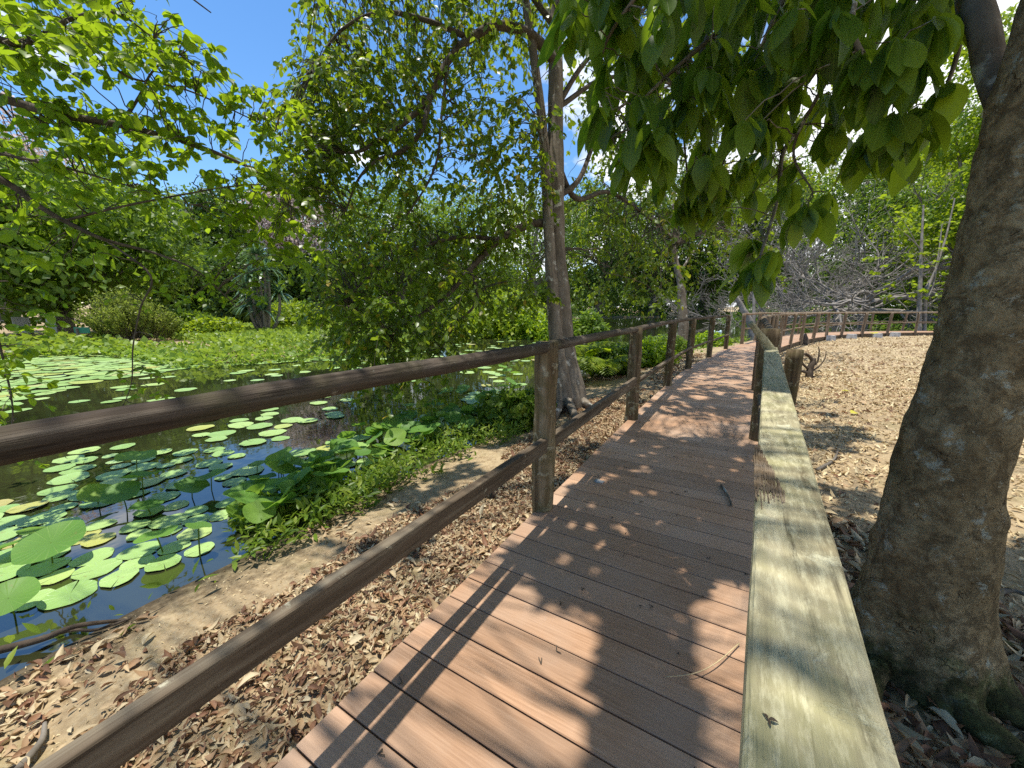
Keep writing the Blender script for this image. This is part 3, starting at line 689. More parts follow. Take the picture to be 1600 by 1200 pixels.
# leaves seen from the walk: hanging bunches
SLIT = lambda xe, y: (xe > .02) & (xe < .46) & (y < 1.95)
LIT2 = lambda xe, y: (y > 4.15) & (y < 5.1) & (xe > -.5) & (xe < .3)
LIT3 = lambda xe, y: (xe < -.50 + .22 * np.sin(y * 3.1)) & (y < 1.5)
LIT4 = lambda xe, y: (xe > .42) & (y > 3.1)
def keep_big(P, D, Ls):
    ok = np.ones(len(P), bool)
    for q in (0, .5, 1):
        Q = P + D * (Ls * q)[:, None]; xe = Q[:, 0] + SHIFT * Q[:, 2]
        ok &= ~SLIT(xe, Q[:, 1])
        if q == .5: ok &= ~(LIT3(xe, Q[:, 1])) & ~((xe < -.34) & (xe > -1.9) & (Q[:, 1] < 1.35))
    return ok
S = Spray(); cent = []
def bunch(px, py, d, n, leaf=.165):
    p = dep(px, py, d); cent.append(p)
    a = rng.uniform(0, 2 * PI, n); o = rng.uniform(.35, .9, n)
    D = np.stack([np.cos(a) * o, np.sin(a) * o, -np.ones(n) * rng.uniform(.7, 1.1, n)], -1)
    S.P.append(p + rng.normal(0, .012, (n, 3))); S.D.append(D); S.N.append(unit(np.stack([np.cos(a), np.sin(a), np.full(n, .6)], -1) + rng.normal(0, .3, (n, 3)))); S.L.append(leaf * rng.uniform(.5, 1.35, n))
def fill(n, x0, x1, y0, y1, d0, d1, nl=(4, 7)):
    for _ in range(n): bunch(rng.uniform(x0, x1), rng.uniform(y0, y1), rng.uniform(d0, d1), rng.integers(*nl))
fill(20, 890, 960, -40, 70, 1.6, 2.3); fill(16, 930, 1010, 60, 190, 1.7, 2.4); fill(8, 960, 1040, 180, 260, 1.8, 2.4); fill(22, 960, 1100, -60, 60, 1.5, 2.4)
fill(26, 1000, 1110, 70, 260, 1.9, 2.6); fill(12, 1040, 1130, 250, 330, 2.1, 2.7)
fill(34, 1100, 1270, -60, 80, 1.5, 2.4); fill(14, 1060, 1200, 60, 200, 1.6, 2.3); fill(20, 1110, 1230, 70, 200, 1.7, 2.5); fill(14, 1120, 1230, 200, 340, 2.1, 2.7); fill(8, 1330, 1480, 60, 200, 1.5, 1.9)
for x, y, d, n in ((1185, 405, 2.1, 8), (1205, 395, 2.0, 7), (1168, 420, 2.15, 8), (1190, 425, 2.05, 7), (1255, 330, 1.9, 7), (1180, 375, 2.2, 9), (1165, 385, 2.3, 6), (1235, 290, 2.0, 7), (1262, 325, 1.9, 8), (1290, 300, 1.95, 6), (1245, 260, 2.2, 6), (1075, 320, 2.5, 6), (1110, 300, 2.5, 6), (1140, 300, 2.4, 6),
                   (1300, 195, 1.9, 7), (1340, 225, 1.8, 8), (1380, 200, 1.7, 8), (1420, 195, 1.6, 8), (1445, 170, 1.55, 8), (1350, 80, 1.5, 9), (1400, 60, 1.4, 10), (1385, 95, 1.45, 8), (1440, 90, 1.5, 9), (1320, 60, 1.6, 8), (1480, 130, 1.6, 7), (1460, 30, 1.5, 8), (1500, 20, 1.6, 7), (1310, 30, 1.5, 8), (1270, 100, 1.9, 5),
                   (1230, 130, 2.0, 7), (1210, 170, 2.2, 7), (1290, 150, 2.2, 4), (1400, 230, 1.8, 6), (960, 200, 2.2, 5), (935, 130, 2.1, 5), (1000, 240, 2.4, 5)): bunch(x, y, d, n, .165)
fill(16, 1260, 1500, -70, 40, 1.4, 2.0, (5, 9)); fill(16, 1030, 1320, 60, 300, 1.9, 2.8, (4, 8)); fill(8, 1290, 1480, 100, 240, 1.6, 2.2, (4, 7))
mbt = MB(); attach(mbt, cent, LOW, .006, .0025, .55, .06)
P_, D_, N_, L_ = S.arrays(); ok_ = keep_big(P_, D_, L_); P_, D_, N_, L_ = P_[ok_], D_[ok_], N_[ok_], L_[ok_]; vis = MB(); vis.uv = []; gi = rng.integers(0, 4, len(P_))
for g_, (cu, fo, wr_) in enumerate(((.06, .10, 1.05), (.24, .18, .95), (.42, .26, 1.12), (.15, -.12, .85))):
    tp_ = leaf_tpl([(.07, .07), (.2, .155), (.38, .22), (.56, .232), (.74, .185), (.9, .085)], cu, fo); m_ = gi == g_
    leaves(vis, P_[m_], D_[m_], N_[m_], L_[m_], tp_, wr_ * rng.uniform(.85, 1.15, m_.sum()))
obj('low_foliage', vis, M['leaf_big'], big)
# crown overhead: bunches kept where the canopy of the photograph shades the walk
S = Spray(); cent2 = []
def cover(xe, y):
    nz = vnoise(np.array([[xe * 2.1, y * 2.1, .5]]), 77)[0]; nz2 = vnoise(np.array([[xe * 4.3, y * 4.3, 3.5]]), 78)[0]
    if y < 1.45 and -1.95 < xe < -.36: return 0.
    if y < 1.5 and xe > -.36: return 1.0 if nz2 < .88 else .35
    if 1.4 < y < 2.6 and -.8 < xe < .02: return .4
    if y < 4.15 and xe > -.9 and xe < .42: return .95 if nz < .72 else .3
    if xe > .42 and y < 3.2: return 1.0
    if xe > .42 and y < 4.0: return .6 if nz > .45 else .1
    if .42 < xe < 1.5 and 5 < y < 8: return .6 if nz > .5 else .0
    if xe < -1.9: return .7 if nz > .5 else .0
    if xe < -1.0: return .3 if nz2 > .66 else 0.
    if y >= 5.1 and xe < .5: return .7 if nz < .6 else .15
    return .0
for y in np.arange(-2.2, 7.6, .21):
    for xe in np.arange(-3.6, 4.4, .21):
        a, b = xe + rng.uniform(-.09, .09), y + rng.uniform(-.09, .09); c = cover(a, b)
        for z in (rng.uniform(4.4, 5.4), rng.uniform(5.4, 6.3), rng.uniform(6.0, 6.8), rng.uniform(6.5, 7.4)):
            if rng.uniform() > c * .9: continue
            if z < 1.3 + .74 * (b * .863 - (a - .147 * z) * .505) + .35: continue   # keeps clear of the open sky beyond
            p = np.array([a - SHIFT * z, b, z]); cent2.append(p); n = rng.integers(9, 14); ang = rng.uniform(0, 2 * PI, n); o = rng.uniform(.5, 1.2, n)
            S.P.append(p + rng.normal(0, .05, (n, 3))); S.D.append(np.stack([np.cos(ang) * o, np.sin(ang) * o, -rng.uniform(.1, .7, n)], -1)); S.N.append(unit(np.array([0, 0, 1.]) + rng.normal(0, .4, (n, 3)))); S.L.append(.17 * rng.uniform(.7, 1.2, n))
attach(mb, cent2, HIGH, .009, .003, 5, .15)
obj('limb', mb.merge(mbt), M['bark_mid'], big)
obj('crown', S.leaves(LEAF_M, 1.15, keep_big), M['leaf_big'], big)

# ------------------------------------------------------------------ the twin-stemmed tree on the bank
MT = gp((-2.5, 6.05)); mid = thing('waterside_tree', MT, 'twin-stemmed pale tree on the bank behind the left railing, arching boughs drooping over the water', 'tree')
def mp(x, y, d=6.5): return dep(x, y, d)
T1 = catmull3([mp(893, 640, 6.45) - (0, 0, .2), mp(890, 610, 6.45), mp(880, 540, 6.45), mp(874, 450, 6.45), mp(868, 370, 6.45), mp(868, 250, 6.45), mp(868, 120, 6.45), mp(868, 0, 6.45), mp(872, -160, 6.4), mp(880, -300, 6.4)], 8)
T2 = catmull3([mp(880, 640, 6.3) - (0, 0, .2), mp(876, 600, 6.3), mp(868, 520, 6.3), mp(862, 440, 6.3), mp(856, 330, 6.3), mp(848, 200, 6.3), mp(834, 90, 6.25), mp(815, -40, 6.2), mp(790, -200, 6.1)], 8)
def radz(P, z0, r): return np.interp(P[:, 2], z0, r)
mb = MB(); tube(mb, T1, radz(T1, [-.6, -.1, .5, 1.5, 3, 6, 9], [.36, .27, .20, .17, .15, .11, .06]), 20, .14, 3, 5)
obj('trunk', mb, M['bark_mid'], mid)
mb = MB(); tube(mb, T2, radz(T2, [-.6, -.1, .5, 1.5, 3, 6, 9], [.28, .20, .13, .10, .085, .065, .03]), 16, .14, 9, 5)
obj('trunk', mb, M['bark_mid'], mid)
mb = MB()
for px, py, dx in ((940, 650, .5), (830, 655, -.4), (905, 668, .2), (860, 668, -.1)):
    q = at(px, py, MT[2]); P = curve(MT + (0, 0, .18), gp(q) - (0, 0, .03), 8, (0, 0, .05), .02); tube(mb, P, np.linspace(.12, .03, 8), 8, .15, px)
obj('root', mb, M['bark_mid'], mid)
ML = []
mb = MB()
def ml(pts, r0, r1, kk=8, wig=0):
    Q = catmull3([mp(*p) for p in pts], 6); tube(mb, Q, np.linspace(r0, r1, len(Q)), kk, .12, int(pts[0][0]), 6, False); ML.append(Q)
ml([(866, 95, 6.4), (830, 55, 6.2), (780, 40, 6.0), (735, 60, 5.9), (700, 95, 5.8), (672, 150, 5.7), (640, 185, 5.6), (600, 215, 5.5), (565, 235, 5.5), (540, 240, 5.4)], .085, .018)
ml([(672, 150, 5.7), (660, 200, 5.6), (630, 235, 5.6), (590, 250, 5.5), (560, 280, 5.5), (540, 330, 5.5)], .045, .012)
ml([(735, 60, 5.9), (660, 30, 5.7), (590, 20, 5.6), (530, 50, 5.5), (490, 110, 5.4)], .045, .012)
ml([(866, 40, 6.4), (800, -40, 6.2), (720, -60, 6.0), (600, -40, 5.8), (500, -10, 5.6)], .06, .015)
ml([(868, 350, 6.45), (830, 350, 6.3), (780, 375, 6.1), (735, 420, 6.0), (700, 460, 5.9), (660, 490, 5.8), (610, 520, 5.8)], .075, .016)
ml([(780, 375, 6.1), (720, 370, 6.0), (650, 390, 5.9), (580, 430, 5.9), (540, 470, 5.9)], .04, .01)
ml([(735, 420, 6.0), (745, 470, 6.0), (710, 510, 6.0), (690, 545, 6.0)], .03, .008)
ml([(700, 95, 5.8), (690, 180, 5.7), (680, 260, 5.7), (640, 330, 5.7), (600, 370, 5.7)], .025, .008)
ml([(868, 250, 6.45), (900, 310, 6.8), (950, 300, 7.4), (1000, 330, 8.0), (1060, 380, 8.5)], .06, .014)
ml([(868, 310, 6.45), (905, 280, 6.6), (935, 210, 7.0), (980, 160, 7.4), (1060, 130, 8)], .055, .014)
ml([(868, 170, 6.45), (920, 90, 6.8), (1000, 20, 7.4), (1080, -60, 8)], .05, .014)
ml([(880, -300, 6.4), (960, -420, 7.5), (1060, -420, 9), (1150, -380, 10.5)], .05, .02)
ml([(868, 170, 6.45), (960, 120, 7.5), (1080, 140, 9), (1200, 190, 10.5), (1290, 230, 11.5)], .045, .012)
ml([(880, -300, 6.4), (850, -600, 6.2), (700, -800, 6)], .05, .02)
ml([(790, -200, 6.1), (650, -350, 5.6), (480, -400, 5.0)], .05, .02)
S = Spray(); cen = []
def proj(p):
    v = p - CAM; d = v @ CF; return np.array([800 + FPX * (v @ RT) / d, 600 - FPX * (v @ CU) / d])
def zone(n, x0, x1, y0, y1, d0, d1, leaf=.115, ln=.5, nl=14, droop=.7, thr=None):
    """sprays hang in the part of the crown seen between those photo limits; clumps and gaps come from noise"""
    c = 0; n *= 2.3; leaf *= .92
    while c < n:
        m = px_cloud(1, x0, x1, y0, y1, d0, d1)[0]
        if vnoise((m * 1.25)[None], 41)[0] < .42 and rng.uniform() < .85: c += .25; continue
        w_ = (proj(m) - ((x0 + x1) / 2, (y0 + y1) / 2)) / ((x1 - x0) / 2, (y1 - y0) / 2)
        if (np.abs(w_) ** 2.6).sum() ** (1 / 2.6) > .62 + .75 * vnoise((m * .9 + 9)[None], 43)[0]: c += .15; continue
        c += 1; cen.append(m)
        a = rng.uniform(0, 2 * PI); S.add(m, (math.cos(a), math.sin(a), rng.uniform(-.4, .2)), ln * rng.uniform(.6, 1.2), rng.integers(nl - 5, nl + 4), leaf, droop, .8, .6, .003, .25)
zone(230, 450, 880, -70, 120, 5.0, 8.0); zone(130, 440, 570, 60, 300, 5.0, 6.5); zone(85, 555, 690, 120, 300, 5.0, 7.0); zone(95, 680, 860, 120, 340, 5.2, 7.4)
zone(190, 480, 730, 320, 545, 5.0, 7.6); zone(45, 555, 690, 450, 600, 5.3, 6.5); zone(70, 660, 870, 300, 480, 5.5, 8.0)
zone(170, 880, 1110, 190, 480, 7.0, 10.5); zone(130, 880, 1090, -60, 215, 7.0, 10.5); zone(110, 1040, 1250, 120, 440, 8.5, 12); zone(80, 1080, 1330, 60, 300, 9, 13)
zone(26, 430, 500, 180, 330, 5, 6)
# the high crown that shades the walk farther on
for _ in range(360):
    z = rng.uniform(6.2, 9.2); p = np.array([rng.uniform(-2.2, .9) - SHIFT * z + .3, rng.uniform(5.3, 14.5), z])
    xe = p[0] + SHIFT * z
    if vnoise(np.array([[xe * 1.1, p[1] * 1.1, .3]]), 55)[0] < .33: continue
    cen.append(p); a = rng.uniform(0, 2 * PI); S.add(p, (math.cos(a), math.sin(a), .1), .5, 15, .125, .5, .8, .8, .003, .1)
attach(mb, cen[::2], ML + [T1[30:], T2[34:]], .010, .003, 3.5, .14)
mb.merge(S.tw); obj('limb', mb, M['bark_twig'], mid)
obj('crown', S.leaves(LEAF_M, 1.2), M['leaf_mid'], mid)

# ------------------------------------------------------------------ the tree whose boughs reach in from the left
LT = gp((-3.4, -2.6)); lt = thing('overhanging_tree', LT, 'bright green small-leaved boughs reaching in over the pond at the upper left', 'tree')
mb = MB(); P = catmull3([LT - (0, 0, .3), LT + (0, 0, .5), LT + (.1, .1, 1.6), LT + (-.1, .2, 3.0), LT + (-.3, .3, 4.6), LT + (-.2, .5, 6.2)], 8)
tube(mb, P, np.linspace(.19, .06, len(P)), 14, .12, 77, 5); obj('trunk', mb, M['bark_mid'], lt)
LL = [P[14:]]; mb = MB()
def lp_(start, pts, r0, r1):
    Q = catmull3([P[start]] * (start is not None) + [dep(*p) for p in pts], 6) if start is not None else catmull3([dep(*p) for p in pts], 6)
    tube(mb, Q, np.linspace(r0, r1, len(Q)), 7, .08, int(pts[0][1]) + 9, 7, False); LL.append(Q)
lp_(20, [(-260, 60, 2.6), (0, 152, 3.2), (90, 178, 3.3), (190, 196, 3.4), (300, 225, 3.6), (390, 262, 3.8), (450, 300, 4.0)], .05, .008)
lp_(None, [(190, 196, 3.4), (218, 150, 3.5), (240, 110, 3.6), (280, 85, 3.7)], .014, .005)
lp_(22, [(-300, -60, 2.4), (0, 62, 2.9), (60, 58, 3.0), (110, 30, 3.1), (180, 20, 3.2), (240, 60, 3.4)], .035, .006)
lp_(None, [(60, 58, 3.0), (140, 70, 3.2), (200, 120, 3.4), (290, 140, 3.6), (380, 180, 3.9), (440, 210, 4.1)], .014, .004)
lp_(18, [(-260, 150, 2.6), (0, 280, 3.2), (50, 315, 3.3), (100, 345, 3.4), (165, 375, 3.5), (240, 395, 3.7), (310, 425, 3.8), (370, 480, 4.0)], .035, .005)
lp_(None, [(100, 345, 3.4), (180, 325, 3.5), (280, 305, 3.7), (370, 290, 3.9), (430, 288, 4.0)], .012, .004)
lp_(None, [(165, 375, 3.5), (235, 430, 3.5), (220, 480, 3.5), (208, 540, 3.5), (205, 600, 3.5), (185, 650, 3.5)], .010, .003)
lp_(None, [(0, 240, 3.2), (100, 262, 3.3), (200, 290, 3.5), (300, 320, 3.7)], .012, .004)
lp_(None, [(-60, 300, 3.0), (-30, 420, 3.0), (0, 540, 3.0), (20, 640, 3.0), (10, 700, 3.0)], .012, .003)
lp_(24, [(-150, -250, 2.6), (60, -150, 3.0), (220, -60, 3.4), (330, 20, 3.8)], .035, .006)
S = Spray(); cen = []
def zone2(n, x0, x1, y0, y1, d0, d1, leaf=.095, ln=.30, nl=11):
    for _ in range(int(n * 1.6)):
        m = px_cloud(1, x0, x1, y0, y1, d0, d1)[0]; cen.append(m); a = rng.uniform(0, 2 * PI)
        S.add(m, (math.cos(a), math.sin(a), rng.uniform(-.3, .3)), ln * rng.uniform(.6, 1.2), rng.integers(nl - 4, nl + 3), leaf, .4, .8, .7, .0025, .15)
zone2(62, -40, 215, -40, 115, 2.6, 4.0); zone2(30, 60, 220, 150, 220, 3.0, 4.2); zone2(52, 0, 300, 215, 320, 3.0, 4.5); zone2(20, 215, 345, 65, 140, 3.3, 4.0)
zone2(24, 330, 450, 130, 290, 3.6, 4.3); zone2(14, 230, 330, 160, 210, 3.3, 4.2); zone2(26, 290, 450, 270, 345, 3.6, 4.3); zone2(13, -20, 170, 320, 450, 3.0, 3.8)
zone2(14, 380, 470, 350, 400, 3.7, 4.2); zone2(8, -20, 50, 560, 720, 2.8, 3.2, .07, .25, 9); zone2(5, 165, 245, 560, 660, 3.4, 3.6, .065, .22, 8); zone2(6, -10, 60, 450, 560, 2.9, 3.3); zone2(12, 290, 420, 400, 470, 3.7, 4.1, .07)
zone2(4, 190, 240, 420, 540, 3.4, 3.6, .06, .2, 6); zone2(10, 120, 300, 20, 70, 3, 3.6)
for _ in range(40):                       # the rest of this crown, overhead and behind
    p = LT + np.array([rng.uniform(-2.2, .8), rng.uniform(-2.8, .9), rng.uniform(4.4, 7.0)]); cen.append(p); a = rng.uniform(0, 2 * PI)
    S.add(p, (math.cos(a), math.sin(a), .1), .4, 12, .09, .4, .8, .7, .003, .1)
attach(mb, cen, LL, .008, .0025, 2.2, .06)
mb.merge(S.tw); obj('limb', mb, M['bark_twig'], lt); obj('crown', S.leaves(LEAF_L, 1.3), M['leaf_bright'], lt)

# ------------------------------------------------------------------ trees round the lake
def place(px, d, zoff=0): q = gnd(px, d); return gp(q) + (0, 0, zoff)
def size(d, px_h, px_w): return px_h / FPX * d, px_w / FPX * d / 1.15
def ft(px, d, top, width, label, **kw):
    q = place(px, d); H = HC + (484 - top) / FPX * d - q[2]; W = width / FPX * d
    return far_tree(q, H, W, label, **kw)
ft(120, 22, 250, 330, 'broad shady green tree spreading over the chairs on the far bank', mat='leaf_green', nc=40, n=300, low=.06, leaf=.30)
ft(-90, 18, 200, 260, 'tall green tree at the far left edge of the lake', mat='leaf_green', nc=30, low=.1)
ft(40, 40, 170, 230, 'tall pale pink flowering tree showing behind the upper left boughs', mat='leaf_pink', low=.35, nc=24, n=260)
ft(215, 40, 285, 150, 'feathery yellow-green tree left of the grey bare-limbed tree', mat='leaf_lime', low=.2, n=200)
ft(290, 47, 322, 150, 'greyish thin-leaved tree with pale bare limbs beyond the marsh', mat='leaf_grey', nc=22, n=150, bark='bark_dead', low=.3)
ft(350, 50, 300, 170, 'dark green tree behind the spiky screw palm', mat='leaf_dark', low=.05, n=300)
ft(420, 52, 285, 150, 'dark green tree left of the pink flowering crown', mat='leaf_dark', low=.05, n=300)
ft(487, 44, 292, 112, 'rounded pale pink flowering tree beyond the marsh', mat='leaf_pink', low=.28, nc=34, n=260, leaf=.26)
ft(560, 50, 292, 170, 'dark green tree right of the pink flowering crown', mat='leaf_green', low=.05, n=340)
ft(400, 42, 385, 150, 'low dark green tree at the back of the marsh', mat='leaf_dark', low=.03, n=260)
ft(520, 44, 400, 130, 'low dark tree under the pink flowering crown', mat='leaf_dark', low=.02, n=260)
ft(290, 42, 395, 130, 'low dark tree behind the yellow-green shrub', mat='leaf_dark', low=.02, n=260)
ft(640, 52, 280, 190, 'green tree behind the drooping boughs of the twin-stemmed tree', mat='leaf_green', low=.05, n=340)
ft(740, 58, 285, 190, 'broad green tree left of the twin stems across the lake', mat='leaf_green', low=.05, n=340)
ft(840, 70, 290, 150, 'green tree seen between the twin stems across the lake', mat='leaf_dark', low=.03)
ft(930, 92, 285, 150, 'dark green tree across the widest part of the lake', mat='leaf_dark', low=.02, leaf=.55, n=360, nc=34)
ft(1010, 98, 270, 150, 'dark green tree right of the widest part of the lake', mat='leaf_dark', low=.02, leaf=.55, n=360, nc=34)
ft(1085, 102, 265, 150, 'dark tree behind the tangle of grey branches', mat='leaf_dark', low=.02, leaf=.55, n=360, nc=34)
ft(1150, 90, 245, 150, 'green tree rising behind the tangle of grey branches', mat='leaf_green', low=.02, leaf=.55, n=360, nc=34)
ft(1230, 78, 255, 170, 'tall green tree behind the dead trees', mat='leaf_dark', low=.02, leaf=.45)
ft(1310, 66, 240, 190, 'broad green tree behind the dead trees', mat='leaf_green', low=.02, leaf=.4)
ft(1400, 60, 225, 210, 'tall green tree behind the slender sapling', mat='leaf_green', low=.03, leaf=.38)
ft(1480, 52, 150, 230, 'bright green tree between the sapling and the big trunk', mat='leaf_lime', low=.03)
ft(1570, 46, 60, 260, 'tall green tree behind the big brown trunk', mat='leaf_green', low=.05)
ft(1690, 36, 60, 300, 'green tree at the right beyond the big brown trunk', mat='leaf_green', low=.05)
ft(1510, 33, 20, 210, 'tall airy bright green tree just left of the big brown trunk', mat='leaf_lime', low=.12, n=420, nc=40)
ft(1440, 66, 130, 190, 'tall dark green tree above the slender sapling', mat='leaf_green', low=.1, leaf=.42)
ft(1350, 74, 180, 190, 'tall feathery green tree above the grey dead trees', mat='leaf_grey', low=.1, leaf=.42)
# far wood closing the view behind the trees, and beyond both sides of it
C, R = [], []
for az in np.arange(-2.6, 2.2, .035):
    for lay in range(3):
        d = rng.uniform(125, 165); p = np.array([math.sin(az - .53) * d, math.cos(az - .53) * d]); hh = rng.uniform(2, 12)
        C.append((*p, hh + float(ground_z(*p)))); R.append(rng.uniform(3.5, 6.5))
tag(obj('forest', clumps_mesh(np.array(C), np.array(R), 130, 1.6, .8), M['leaf_dark']), 'dark wood closing the view all round the lake', 'forest', None, 'stuff')
# dark shrubs at the water's edge under the far trees
C, R = [], []
for px in range(300, 900, 9):
    d = rng.uniform(37, 50) if px < 600 else rng.uniform(48, 66)
    q = place(px, d); C.append(q + (0, 0, rng.uniform(.3, 1.6))); R.append(rng.uniform(1.0, 1.9))
for px in range(880, 1560, 9):
    d = rng.uniform(92, 108) if px < 1120 else rng.uniform(56, 72)
    q = place(px, d); C.append(q + (0, 0, rng.uniform(.3, 2.6))); R.append(rng.uniform(1.3, 2.6))
tag(obj('undergrowth', clumps_mesh(np.array(C), np.array(R), 150, .42, .85), M['leaf_dark']), 'dark undergrowth along the far shore', 'undergrowth', None, 'stuff')

# dead trees beyond the curve of the walk
bare_tree(gp(gnd(1335, 40)), 19, 8.5, 'grey dead tree with long level limbs and a thick broken trunk behind the far railing', 5, r0=.42, up=.16, nl=9, trunk_h=.56)
bare_tree(gp(gnd(1205, 44)), 17, 9, 'grey tangle of fallen dead branches behind the curve of the far railing', 11, r0=.30, up=.35, nl=9, trunk_h=.18)
bare_tree(gp(gnd(1290, 50)), 20, 13, 'tall grey leafless tree spreading fine twigs behind the dead trees', 23, r0=.30, up=.40, nl=9, trunk_h=.42)
bare_tree(gp(gnd(1130, 50)), 14, 6, 'low grey dead branches over the water left of the leaning pale stump', 31, r0=.22, up=.12, nl=5, trunk_h=.15)
# slender pale sapling in front of the far walk
q = gp(gnd(1437, 27.5)); sp = thing('sapling', q, 'slender pale forked sapling with a few lime leaves in front of the far railing', 'tree')
def sq(x, y, d=27.5): return dep(x, y, d)
mb = MB(); SL = []
for pts, r0, r1 in ([[(1435, 528), (1436, 490), (1438, 440), (1440, 380), (1443, 320)], .19, .05], [[(1444, 525), (1446, 480), (1448, 455), (1462, 420), (1478, 370), (1492, 310)], .12, .04], [[(1446, 470), (1458, 445), (1466, 400), (1472, 350)], .07, .03],
                    [[(1438, 470), (1420, 465), (1410, 445), (1406, 435)], .04, .02], [[(1438, 430), (1415, 415), (1395, 405), (1370, 402)], .035, .015], [[(1440, 390), (1420, 370), (1398, 350), (1382, 322)], .04, .015], [[(1448, 480), (1465, 465), (1482, 455)], .04, .02],
                    [[(1462, 420), (1440, 395), (1415, 350), (1400, 335)], .03, .012]):
    Q = catmull3([sq(*p) for p in pts], 5); tube(mb, Q, np.linspace(r0, r1, len(Q)), 7, .06, 4, 4, False); SL.append(Q)
S = Spray()
for Q in SL:
    for p in Q[len(Q) // 3:: 2]:
        if rng.uniform() < .8:
            a = rng.uniform(0, 2 * PI); S.add(p, (math.cos(a), math.sin(a), .2), rng.uniform(.6, 1.6), 9, .30, .35, .8, .8, .012)
for x, y in ((1365, 310), (1340, 330), (1318, 365), (1405, 400), (1425, 455), (1365, 425), (1390, 462), (1480, 440), (1490, 400), (1430, 395)): S.add(sq(x, y), (rng.normal(), rng.normal(), .1), .9, 9, .36, .3, .8, .8, .012)
obj('crown', S.leaves(LEAF_M, 1.5), M['leaf_lime'], sp); obj('trunk', mb, M['bark_dead'], sp)
obj('twigs', S.tw, M['bark_dead'], sp)
# grey trunk on the bank behind the fourth and fifth posts
q = gp(at(1067, 548, -.25)); gt = thing('dead_tree', q, 'grey bare trunk standing on the bank just left of the walk', 'dead tree')
mb = MB(); d = float((q - CAM) @ CF); Q = catmull3([q - (0, 0, .4), dep(1068, 520, d), dep(1066, 480, d), dep(1063, 440, d), dep(1054, 400, d), dep(1050, 350, d), dep(1056, 290, d)], 6); tube(mb, Q, np.concatenate([np.linspace(.26, .19, 8), np.linspace(.185, .04, len(Q) - 8)]), 14, .14, 6, 4); obj('trunk', mb, M['bark_mid'], gt)
for pts in ([(1060, 430), (1082, 395), (1100, 370), (1108, 340)], [(1052, 380), (1036, 350), (1015, 335)], [(1052, 330), (1075, 300), (1090, 270)]):
    Q = catmull3([dep(*p, d) for p in pts], 5); mb = MB(); tube(mb, Q, np.linspace(.05, .012, len(Q)), 6, .1, 3, 4, False); obj('branch', mb, M['bark_mid'], gt)
# leaning broken pale trunk behind the railing at the bend
q = gp(at(1172, 522, -.3)); gt = thing('dead_tree', q, 'broken pale trunk leaning over behind the bend of the railing', 'dead tree')
d = float((q - CAM) @ CF) ; mb = MB()
Q = catmull3([dep(1178, 535, d), dep(1172, 505, d), dep(1162, 485, d), dep(1152, 468, d), dep(1140, 456, d)], 6); tube(mb, Q, np.linspace(.24, .13, len(Q)), 10, .2, 16, 4); obj('trunk', mb, M['bark_dead'], gt)
mb = MB(); Q = catmull3([dep(1176, 530, d), dep(1178, 480, d), dep(1177, 440, d)], 6); tube(mb, Q, np.linspace(.14, .05, len(Q)), 8, .15, 17, 4); obj('branches', mb, M['bark_dead'], gt)

# ------------------------------------------------------------------ shrubs, screw palm, ferns
def shrub(px, py, H, W, label, mat='leaf_green', z=-.3, nc=14, n=150, leaf=.09, name='shrub', group='shrubs on the bank', tw=True):
    q = gp(at(px, py, z)); root = thing(name, q, label, 'shrub', group)
    u = rdir(nc); u[:, 2] = np.abs(u[:, 2]); C = u * np.array([W / 2, W / 2, H * .62]) * rng.uniform(.45, .85, (nc, 1)) + np.array([0, 0, H * .22])
    obj('foliage', clumps_mesh(C + q, rng.uniform(.18, .3, nc) * W, n, leaf, .85, LEAF_M, 1.3), M[mat], root)
    mb = MB()
    for c in C: tube(mb, curve((0, 0, -.1), c, 5, wig=.03) + q, np.linspace(.02 + .006 * H, .006, 5), 5, cap=False)
    obj('stem', mb, M['bark_twig'], root); return root
shrub(1010, 572, .75, 1.3, 'bushy green shrub between the second and third posts of the left railing', 'leaf_bright', n=220, leaf=.08)
shrub(1035, 558, .8, 1.5, 'low green shrub at the foot of the grey bare trunk', 'leaf_green', leaf=.09)
shrub(1108, 538, .7, 1.6, 'small green shrub by the bend of the walk', 'leaf_bright', leaf=.1)
shrub(955, 590, 1.0, 1.1, 'dark bushy plant under the fern fronds', 'leaf_dark', n=200, leaf=.085)
shrub(980, 568, .7, 1.1, 'bright broad-leaved plant right of the fern', 'leaf_lime', leaf=.15, n=70)
shrub(830, 648, .45, .7, 'dark leafy weed clump at the foot of the twin-stemmed tree', 'leaf_green', leaf=.07)
shrub(800, 655, .55, .8, 'bright green narrow-leaved clump on the bank left of the railing post', 'weed', leaf=.11, n=220)
def far_shrub(px, d, H, W, label, mat, leaf=.2, n=260, nc=20, name='shrub', rs=1.0):
    q = place(px, d); root = thing(name, q, label, 'shrub', 'shrubs round the lake'); u = rdir(nc); u[:, 2] = np.abs(u[:, 2])
    C = u * np.array([W / 2, W / 2, H * .7]) * rng.uniform(.5, .9, (nc, 1)) + np.array([0, 0, H * .15])
    if rs != 1:
        lo = rng.integers(0, 4, nc); C = C * np.array([.62, .62, 1]) * np.array([1.0, .72, .5, .85])[lo][:, None] + np.array([-.26, .16, .40, -.02])[lo][:, None] * W * RT; C[:, 2] += rng.uniform(0, .22, nc) * H
    obj('foliage', clumps_mesh(C + q, rng.uniform(.16, .30, nc) * W * rs, n, leaf, .9 if rs == 1 else 1.25, LEAF_S, 1.1 if rs == 1 else .6), M[mat], root); mb = MB()
    for c in C: tube(mb, curve((0, 0, -.1), c, 5, wig=.05) + q, np.linspace(.05, .015, 5), 5, cap=False)
    obj('stem', mb, M['bark_twig'], root)
q = place(228, 18.6); fb = thing('shrub', q, 'airy yellow-green feathery shrub left of the screw palm', 'shrub', 'shrubs round the lake'); S = Spray()
